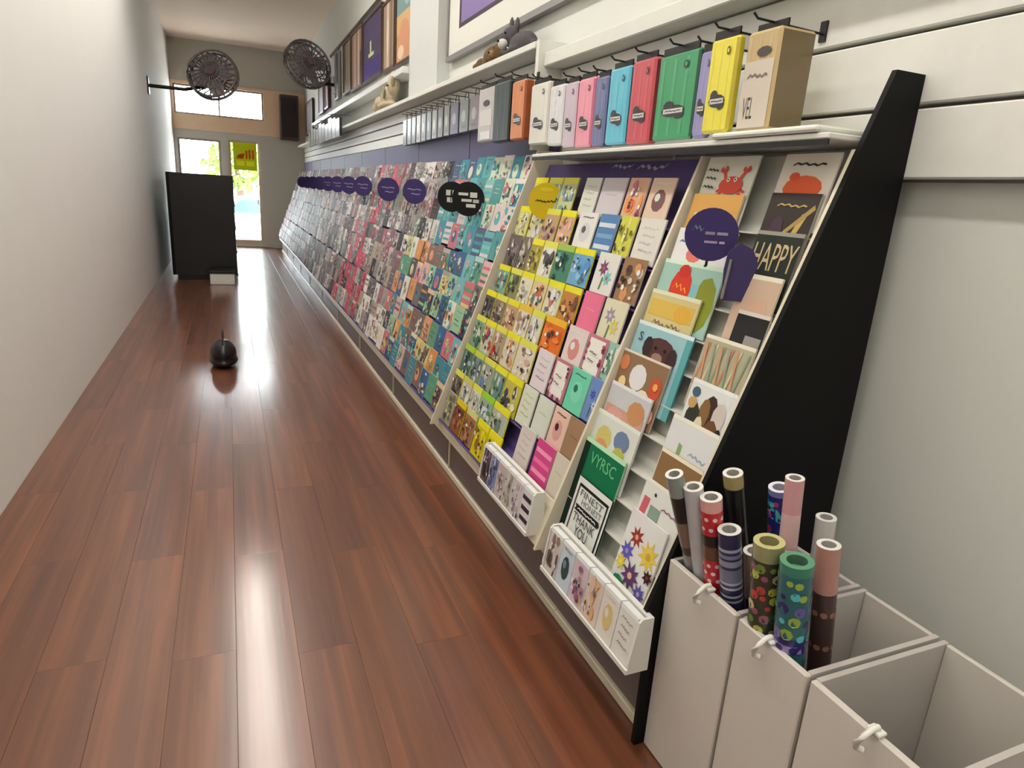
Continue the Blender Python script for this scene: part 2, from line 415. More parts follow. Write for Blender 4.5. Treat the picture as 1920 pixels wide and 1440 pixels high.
m_ = MB(); m_.box(-.89, YB + .057, .49, -.14, YB + .063, 2.21); part('glass_pane', m_, GLASS, w2)
# pilaster on the right wall, cornice line
m_ = MB(); m_.box(1.56, 5.45, 2.25, 1.66, 6.35, 4.16); struct('trim_3', m_, mat('pilaster_paint', (206, 210, 208), .8, vary=.03))
# exterior
m_ = MB(); m_.box(-30, 17.6, -.62, 30, 70, -.5); m_.box(-6, 16.46, -.62, 8, 17.6, -.02); struct('pavement_outside', m_, mat('pale_pavement', (214, 206, 196), .9))
# white car parked outside
car = root('parked_car', (1.0, 24.0, -.5), 'white car parked on the street beyond the glass door', 'car')
prof = [(-2.1, .25), (-2.15, .62), (-1.9, .85), (-1.25, .93), (-.65, 1.42), (.75, 1.45), (1.5, .98), (2.05, .88), (2.15, .55), (2.1, .25)]
m_ = MB(); m_.prism([(1 + u, -.5 + v) for u, v in prof], 'y', 23.2, 24.8); part('car_body', m_, mat('white_car_paint', (236, 236, 236), .2), car)
for ya, yb in ((23.185, 23.2), (24.8, 24.815)):
    m_ = MB(); m_.prism([(1 - 1.08, .43), (1 - .62, .85), (1 - .02, .86), (1 - .02, .43)], 'y', ya, yb); m_.prism([(1.04, .43), (1.04, .86), (1.7, .86), (2.3, .47)], 'y', ya, yb)
    part('side_window', m_, mat('car_glass', (70, 88, 108), .08), car)
for wx in (-.35, 2.4):
    for wy in (23.18, 24.66):
        m_ = MB(); m_.tube([(wx, wy, -.18), (wx, wy + .16, -.18)], .32, 16); part('wheel', m_, BLKP, car)
def tree(x, y, hgt, label):
    t = root('street_tree', (x, y, -.5), label, 'tree')
    q = random.Random(int(x * 10 + 99)); m_ = MB()
    m_.tube([(x, y, -.5), (x + .1, y, hgt * .35), (x - .05, y, hgt * .6)], [.18, .13, .08]); part('trunk', m_, mat('bark', (92, 76, 62), .9), t)
    m_ = MB()
    for i in range(420):
        a = q.uniform(0, 6.28); b = math.acos(q.uniform(-1, 1)); r = q.uniform(.55, 1.0) * hgt * .42
        c = Vector((x + r * math.sin(b) * math.cos(a), y + r * math.sin(b) * math.sin(a) * .8, hgt * .62 + r * math.cos(b) * .85))
        d = Vector((q.uniform(-1, 1), q.uniform(-1, 1), q.uniform(-1, 1))).normalized(); e = d.orthogonal().normalized(); g = d.cross(e); k = q.uniform(.14, .3)
        m_.add([c + e * k, c + g * k * .5, c - e * k, c - g * k * .5], [(0, 1, 2, 3)])
    fo = part('foliage', m_, mat('leaf_green', (120, 158, 66), .7, vary=.3, scale=3), t, fix=False); fo['kind'] = 'stuff'
tree(0.4, 31.0, 3.3, 'leafy tree across the street, straight behind the white car')
tree(3.4, 34.0, 4.2, 'taller leafy tree farther along the street beyond the doorway')
# yellow sign in the door
sg = MB(); sg.box(-.24, 0, -.285, .24, .008, .285, (206, 216, 20))
YEL = (214, 222, 24)
draw(sg, [('R', .03, .03, .97, .97, (196, 208, 12)), ('P', [(.12, .42), (.42, .42), (.48, .62), (.2, .56)], (170, 60, 20)), ('R', .52, .42, .6, .72, (206, 72, 20)), ('R', .66, .42, .74, .76, (206, 72, 20)),
          ('R', .8, .42, .88, .76, (206, 72, 20)), ('R', .14, .16, .46, .34, (240, 240, 30)), ('R', .54, .16, .88, .34, (240, 240, 30))], .48, .57, 0, None, -.285)
tag(link('hanging_sign', sg.mesh('hanging_sign', PRINT), None, (0.385, YB + .03, 1.955)), 'yellow-green sign with red marks hung in the glass door', 'sign')

# ------------------------------------------------------------------ ceiling lamps (a row over the aisle)
lamp0 = None
for i, y in enumerate(LAMP_ROW):
    if lamp0 is None:
        lamp0 = root('ceiling_lamp', (0.07, y, 4.16), '', 'lamp', 'ceiling lamps in a row over the aisle')
        m_ = MB(); m_.box(-.12, -.87, -.05, .12, .87, 0); link('housing', m_.mesh('housing', WHITE), lamp0)
        m_ = MB(); m_.chbox(-.10, -.84, -.085, .10, .84, -.052, .01); link('diffuser', m_.mesh('diffuser', LAMP_M), lamp0)
        o = lamp0
    else: o = copy_tree(lamp0); o.location = (0.07, y, 4.16)
    o['label'] = 'white ceiling tube lamp over the aisle, %s from the shop front end' % ORD[i + 1]

# ------------------------------------------------------------------ slatwall above the racks
def slatwall(name, y0, y1, z0, z1, nsl, label, capz, capx):
    r = root(name, (1.65, (y0 + y1) / 2, z0), label, 'wall panel')
    h = (z1 - z0) / nsl; m_ = MB(); m_.box(1.641, y0, z0, 1.658, y1, z1); part('backing', m_, mat('slat_groove', (120, 118, 112), .7), r)
    for i in range(nsl):
        m_ = MB(); m_.chbox(1.60, y0, z0 + i * h + .006, 1.64, y1, z0 + (i + 1) * h - .006, .004); part('slat', m_, WHITE, r)
    m_ = MB(); m_.chbox(capx, y0, z1, 1.658, y1, capz, .005); part('cap_ledge', m_, mat('cap_white', (220, 222, 214), .5), r)
    return r
slatwall('slat_panel', 0.6, 3.30, 1.60, 2.135, 3, 'white slatwall strip behind the coloured tissue packs', 2.20, 1.50)
slatwall('slat_panel', 3.34, 15.9, 1.70, 2.22, 5, 'long white slatwall strip running to the back of the shop', 2.255, 1.46)
m_ = MB(); m_.box(1.47, 3.302, 1.735, 1.658, 3.338, 2.26); tag(link('end_post', m_.mesh('end_post', WHITE)), 'white upright post between the two slatwall strips', 'post')

# ------------------------------------------------------------------ racks
ROWS0 = [1.66, 1.545, 1.436, 1.335, 1.235, 1.13, 1.03, .92, .82, .72, .60]
ROWS1 = [1.595, 1.455, 1.315, 1.165, 1.03, .90, .745, .61, .50]
ROWS2 = [1.72] + ROWS1
PH = 0.172
def rack(y0, y1, rows, H, label, back, joint=True, header=None):
    w = y1 - y0; r = root('card_rack', (1.3, y0, 0), label, 'display rack', 'greeting card racks along the right wall')
    def pt(nm, mb, m): return part(nm, mb, m, r)
    def slab(z0, z1, d0, d1, ya, yb):
        mb = MB(); mb.prism([(XP(z0) + d0, z0), (XP(z1) + d0, z1), (XP(z1) + d1, z1), (XP(z0) + d1, z0)], 'y', ya, yb); return mb
    zt_ = 1.70 if y0 > 3 else 1.664; zd_ = 1.73 if y0 > 3 else 1.664
    pt('back_panel', slab(.30, zt_, .078, .09, y0 + .012, y1), back)
    if header: 
        mb = MB(); mb.box(1.565, y0 + .012, 1.70, 1.585, y1, 1.90); pt('header_board', mb, mat('header_purple', (74, 66, 108), .5))
    for z in rows:
        zb = z - H * math.cos(TILT) - .004; xb = XP(z) - H * math.sin(TILT)
        mb = MB(); mb.box(xb - .003, y0 + .013, zb - .004, XP(zb) + .079, y1 - .001, zb); pt('shelf_ledge', mb, back)
    mb = MB(); mb.prism([(XP(.30) - .016, .30), (XP(zd_) - .016, zd_), (1.598, zd_), (1.598, .30)], 'y', y0, y0 + .012); pt('divider', mb, CREAM)
    mb = MB(); mb.chbox(.995, y0, .25, 1.12, y1, .30, .006); pt('base_rail', mb, CREAM)
    mb = MB(); mb.box(1.055, y0 + (.045 if joint else 0), .036, 1.075, y1, .25); pt('kick_panel', mb, KICK)
    if joint: mb = MB(); mb.box(1.048, y0, .036, 1.08, y0 + (.045 if y0 < 1.5 else .014), .25); pt('kick_joint', mb, CREAM)
    mb = MB(); mb.chbox(1.04, y0, 0.0, 1.09, y1, .036, .004); pt('skirting', mb, CREAM)
    mb = MB(); mb.box(1.08, y0 + .02, .0, 1.58, y1 - .01, .245); pt('base_box', mb, WHITE)
    return r
BAYW = 1.38
r0 = rack(1.262, 1.85, ROWS0, .22, 'nearest card rack, with two columns of large cards', mat('pale_back', (212, 212, 204), .5))
r1 = rack(1.85, 3.20, ROWS1, PH, 'card rack with yellow-topped cards, beside the large-card rack', PURPLE, joint=False)
m_ = MB(); m_.prism([(XP(.30), .30), (XP(.465), .465), (XP(.465) + .006, .465), (XP(.30) + .006, .30)], 'y', 1.866, 2.40); part('apron', m_, CREAM, r1)
mb = MB(); LV = (206, 200, 220)
draw(mb, [('W', .1, .55, .42, .16, .05, LV, 9), ('W', .5, .45, .9, .2, .05, LV, 9), ('R', .2, .9, .215, 1.1, LV), ('R', .93, .9, .945, 1.2, LV)], .5, .06, 0)
hs = part('header_script', mb, PRINT, r1, world=False, fix=False)
hs.location = (XP(1.615) + .0765 - 1.3, 2.36 - 1.85, 1.615); hs.rotation_euler = (-math.atan(K), 0, -math.pi / 2)
r2 = rack(3.20, 3.20 + BAYW, ROWS2, PH, 'third card rack from the near end, with teal cards', PURPLE, header=True)
for k in range(1, 9):
    c = copy_tree(r2); c.location.y += BAYW * k
    for ch in list(c.children):
        if ch.name.startswith('divider'): bpy.data.objects.remove(ch)
    c['label'] = 'card rack of small mixed cards, %s rack from the near end' % ORD[k + 3]
YEND = 3.20 + 9 * BAYW

# black end panel of the first rack
m_ = MB(); m_.prism([(1.0, 0), (1.0, .43), (XP(.43) - .02, .45), (XP(1.85) - .02, 1.85), (1.598, 1.85), (1.598, 0)], 'y', 1.243, 1.258)
part('end_panel', m_, BLACK, r0)['label'] = 'tall black leaning end panel behind the gift wrap rolls'

# ------------------------------------------------------------------ cards
def put_card(mb, zt, yl, yr, H, label, group):
    o = link('greeting_card', mb.mesh('greeting_card', PRINT, fix=False), None, place_card(zt, yl, yr, H), CARD_ROT)
    return tag(o, label, 'card', group)
G0 = 'large cards in the nearest rack'
def big(zt, yl, yr, H, base, items, label, edge=None):
    return put_card(card_mb(yl - yr, H, .006, base, items, edge), zt, yl, yr, H, label, G0)
TEALB = (150, 190, 188)
# column next to the cream divider
CR = (222, 88, 72)
big(1.66, 1.83, 1.60, .215, (226, 226, 214), [('P', [(.42, .5), (.36, .42), (.40, .40), (.48, .47)], CR), ('P', [(.44, .56), (.34, .5), (.36, .47), (.48, .52)], CR), ('P', [(.82, .5), (.9, .42), (.86, .40), (.76, .47)], CR), ('P', [(.8, .56), (.92, .5), (.9, .47), (.76, .52)], CR),
     ('P', [(.46, .64), (.40, .76), (.45, .77), (.52, .66)], CR), ('P', [(.78, .64), (.84, .76), (.79, .77), (.72, .66)], CR), ('E', .40, .81, .075, .05, CR, 9), ('E', .84, .81, .075, .05, CR, 9), ('P', [(.40, .81), (.36, .87), (.43, .87)], (226, 226, 214)), ('P', [(.84, .81), (.80, .87), (.88, .87)], (226, 226, 214)),
     ('E', .62, .58, .23, .13, CR, 14), ('E', .55, .66, .035, .035, (250, 240, 230), 8), ('E', .69, .66, .035, .035, (250, 240, 230), 8), ('E', .55, .66, .015, .015, DRK, 6), ('E', .69, .66, .015, .015, DRK, 6), ('W', .07, .8, .3, .02, .01, DRK, 6), ('W', .07, .68, .3, .02, .01, DRK, 6), ('W', .07, .55, .3, .02, .01, DRK, 6)], 'white card with a red crab, at the top beside the cream divider')
big(1.545, 1.83, 1.60, .215, (208, 158, 84), [('R', .14, 0.05, .9, .72, (222, 220, 208)), ('W', .25, .58, .75, .02, .012, (120, 140, 190), 8), ('W', .25, .45, .7, .02, .012, (120, 140, 190), 8)], 'white card in an orange border, just under the red crab card')
big(1.436, 1.83, 1.555, .215, (228, 228, 228), [('E', .4, .62, .14, .12, (222, 120, 110), 10), ('R', .28, .3, .72, .48, (92, 170, 166)), ('E', .5, .3, .24, .12, (92, 170, 166), 10), ('W', .08, .8, .3, .02, .012, (90, 120, 180), 6)], 'white card with red and teal shapes, half behind the purple disc')
big(1.335, 1.835, 1.54, .22, (162, 200, 190), [('R', .0, .94, 1, 1, (214, 236, 214)), ('E', .82, .45, .18, .4, (140, 150, 50), 9), ('R', .5, .1, .7, .7, (140, 196, 204)), ('E', .4, .6, .18, .3, (214, 64, 44), 11), ('E', .4, .86, .1, .1, (200, 54, 40), 9), ('W', .28, .62, .52, .06, .012, (250, 170, 60), 6), ('R', .24, .36, .56, .42, (244, 190, 150))], 'pale teal card with a bright red figure and olive leaf', (214, 236, 214))
big(1.235, 1.835, 1.585, .22, (212, 196, 140), [('R', 0, .94, 1, 1, (226, 230, 196)), ('R', .05, .62, .95, .86, (216, 184, 88)), ('E', .75, .72, .18, .12, (222, 172, 70), 8), ('W', .2, .52, .8, .045, .012, (130, 96, 84), 13), ('W', .25, .38, .75, .03, .012, (150, 110, 92), 10)], 'sandy yellow card with brown lettering strokes, above the dog face card')
big(1.13, 1.835, 1.543, .27, (152, 194, 202), [('R', 0, .955, 1, 1, (222, 236, 236)), ('R', .9, 0, 1, .95, (96, 168, 172)), ('E', .52, .7, .28, .17, (84, 54, 50), 14), ('E', .3, .72, .09, .13, (60, 42, 44), 9), ('E', .76, .66, .09, .14, (60, 42, 44), 9), ('E', .52, .63, .1, .06, (150, 124, 112), 9), ('E', .45, .74, .025, .02, (20, 18, 20), 7), ('E', .62, .74, .025, .02, (20, 18, 20), 7), ('T', 'S', .1, .76, .17, .87, (40, 52, 70))], 'pale blue card with a dark brown dog face', (70, 140, 146))
big(1.03, 1.86, 1.59, .22, (142, 112, 84), [('R', 0, .965, 1, 1, (226, 214, 196)), ('E', .48, .66, .17, .2, (222, 222, 226), 12), ('E', .86, .6, .11, .18, (196, 84, 56), 10), ('E', .14, .8, .1, .12, (206, 128, 84), 9), ('E', .2, .5, .08, .1, (228, 204, 146), 9), ('E', .68, .4, .13, .13, (230, 218, 188), 10), ('E', .36, .33, .07, .08, (204, 160, 120), 8), ('E', .9, .22, .09, .12, (228, 168, 156), 8), ('E', .87, .64, .05, .06, (240, 170, 90), 7)], 'brown card with red, white and cream round baubles')
big(.92, 1.84, 1.605, .22, (198, 200, 204), [('R', 0, .95, 1, 1, (226, 228, 232)), ('R', .03, .3, .97, .66, (202, 156, 138)), ('E', .75, .7, .2, .18, (196, 142, 98), 9), ('E', .3, .52, .2, .14, (216, 160, 152), 9), ('W', .2, .48, .7, .05, .012, (234, 204, 196), 7)], 'grey card with soft pink and tan patches')
big(.82, 1.85, 1.595, .22, (216, 220, 214), [('R', 0, .95, 1, 1, (226, 236, 226)), ('E', .3, .62, .18, .2, (206, 196, 116), 9), ('E', .3, .44, .17, .17, (218, 148, 110), 9), ('E', .7, .72, .17, .16, (112, 132, 168), 10), ('E', .72, .44, .15, .2, (186, 182, 84), 9)], 'white card with yellow, orange and slate blue balloon shapes')
big(.72, 1.848, 1.60, .335, (12, 112, 74), [('R', 0, .96, 1, 1, (190, 230, 190)), ('R', 0, .0, .14, .96, (8, 42, 32)), ('T', 'VYRSC', .24, .78, .86, .9, (112, 200, 140))], 'dark green card with pale green capitals', (170, 214, 176))
big(.60, 1.803, 1.585, .25, (226, 228, 224), [('R', .0, .0, .03, 1, (30, 34, 32)), ('R', .1, .88, .96, .92, (24, 24, 26)), ('R', .925, .03, .96, .9, (24, 24, 26)), ('R', .1, .03, .13, .9, (60, 62, 62)), ('T', 'FINEST', .2, .77, .86, .86, (90, 110, 106)), ('T', 'HONEST', .3, .67, .88, .75, (96, 112, 108)),
     ('P', [(.16, .56), (.86, .56), (.9, .60), (.86, .645), (.16, .645), (.2, .60)], (22, 22, 24)), ('W', .25, .6, .8, .012, .008, (220, 220, 216), 12), ('T', 'THANK', .2, .42, .84, .54, (62, 66, 62)), ('T', 'YOU', .34, .26, .72, .4, (62, 66, 62)), ('T', 'NOTE', .26, .09, .78, .22, (62, 66, 62))], 'white card in a black border with THANK YOU lettering', (18, 22, 20))
# second column
big(1.66, 1.50, 1.31, .21, (224, 218, 206), [('E', .5, .55, .36, .17, (226, 100, 62), 12), ('E', .3, .7, .1, .06, (220, 90, 60), 8), ('W', .2, .86, .8, .02, .012, DRK, 8)], 'white card with an orange red creature, topmost beside the black panel')
big(1.555, 1.49, 1.315, .21, (58, 50, 48), [('P', [(.5, .1), (.6, .1), (.86, .72), (.76, .74)], (190, 164, 96)), ('P', [(.35, .4), (.42, .38), (.98, .8), (.94, .86)], (164, 142, 84)), ('E', .32, .5, .14, .2, (72, 54, 66), 8), ('W', .2, .84, .8, .02, .01, (190, 164, 96), 8)], 'charcoal card with gold diagonal brush strokes', (180, 178, 168))
big(1.452, 1.48, 1.31, .215, (42, 46, 42), [('R', 0, .95, 1, 1, (150, 148, 138)), ('T', 'HAPPY', .06, .5, .98, .85, (198, 178, 136)), ('W', .1, .3, .9, .06, .02, (160, 140, 100), 9)], 'charcoal card with gold HAPPY lettering')
big(1.335, 1.465, 1.315, .215, (204, 178, 156), [('R', 0, .94, 1, 1, (236, 228, 210)), ('E', .6, .5, .3, .2, (208, 172, 146), 9)], 'plain beige card below the charcoal HAPPY card', (234, 226, 208))
big(1.238, 1.42, 1.30, .215, (38, 38, 40), [('R', 0, .95, 1, 1, (216, 212, 202)), ('R', .45, .5, .95, .7, (150, 146, 140))], 'black card peeping out under the beige card', (216, 212, 202))
big(1.153, 1.50, 1.30, .215, (178, 172, 146), [('R', 0, .95, 1, 1, (232, 228, 210))] + [('P', [(.02 + .16 * j, .3), (.06 + .16 * j, .3), (.16 + .16 * j, .9), (.12 + .16 * j, .9)], ((190, 132, 104), (206, 198, 160), (140, 160, 134))[j % 3]) for j in range(6)] + [('P', [(.16 + .16 * j, .3), (.2 + .16 * j, .3), (.1 + .16 * j, .9), (.06 + .16 * j, .9)], ((206, 152, 118), (150, 164, 140))[j % 2]) for j in range(5)], 'card with an orange and green zigzag pattern')
big(1.03, 1.475, 1.29, .225, (222, 226, 226), [('R', 0, .95, 1, 1, (236, 240, 240)), ('E', .16, .84, .1, .07, (70, 100, 122), 9), ('E', .56, .64, .16, .24, (60, 46, 40), 11), ('E', .46, .62, .12, .2, (134, 102, 62), 9), ('E', .78, .64, .14, .2, (206, 196, 188), 9), ('E', .7, .4, .16, .2, (108, 76, 48), 9), ('E', .24, .48, .16, .24, (54, 56, 48), 9), ('E', .42, .38, .11, .2, (216, 206, 172), 9), ('E', .16, .7, .1, .08, (196, 160, 104), 8), ('E', .88, .44, .07, .09, (40, 36, 38), 8)], 'white card with a group of brown and black puppies')
big(.918, 1.49, 1.29, .22, (220, 222, 224), [('R', 0, .95, 1, 1, (238, 236, 220)), ('P', [(.3, .2), (.4, .16), (.38, .66), (.3, .68)], (132, 168, 110)), ('W', .55, .6, .92, .03, .012, (150, 170, 190), 7), ('W', .58, .42, .9, .03, .012, (150, 170, 190), 7)], 'white card with a single green leaf')
big(.82, 1.475, 1.29, .22, (140, 108, 72), [('R', 0, .95, 1, 1, (238, 230, 208)), ('W', .04, .42, .6, .07, .014, (234, 218, 190), 13), ('W', .4, .3, .98, .07, .014, (228, 208, 178), 13)], 'brown kraft card with white script strokes')
big(.725, 1.485, 1.28, .23, (224, 226, 222), [('R', 0, .96, 1, 1, (240, 238, 226)), ('P', [(.0, .1), (.14, .1), (.22, .78), (.08, .78)], (206, 100, 112)), ('R', .26, .2, .5, .72, (140, 160, 150)), ('E', .3, .86, .03, .025, (60, 60, 80), 7), ('W', .5, .75, .85, .02, .01, (150, 110, 130), 6)], 'white card with a pink and grey picture beside the rolls')
big(.63, 1.487, 1.315, .25, (226, 226, 226), [('F', .34, .72, .2, 8, (150, 60, 50), (226, 160, 130)), ('F', .76, .62, .28, 9, (226, 200, 84), (206, 170, 60)), ('F', .22, .5, .2, 8, (94, 92, 176), (150, 140, 206)), ('F', .16, .34, .16, 7, (222, 200, 70), (240, 220, 120)), ('F', .5, .28, .26, 9, (96, 62, 106), (230, 180, 160)), ('F', .84, .18, .18, 8, (100, 92, 168), (180, 170, 210)), ('F', .92, .42, .14, 7, (58, 28, 34), (120, 60, 60)), ('E', .26, .1, .17, .1, (46, 136, 100), 8)], 'white card with red, yellow, blue and purple flowers')

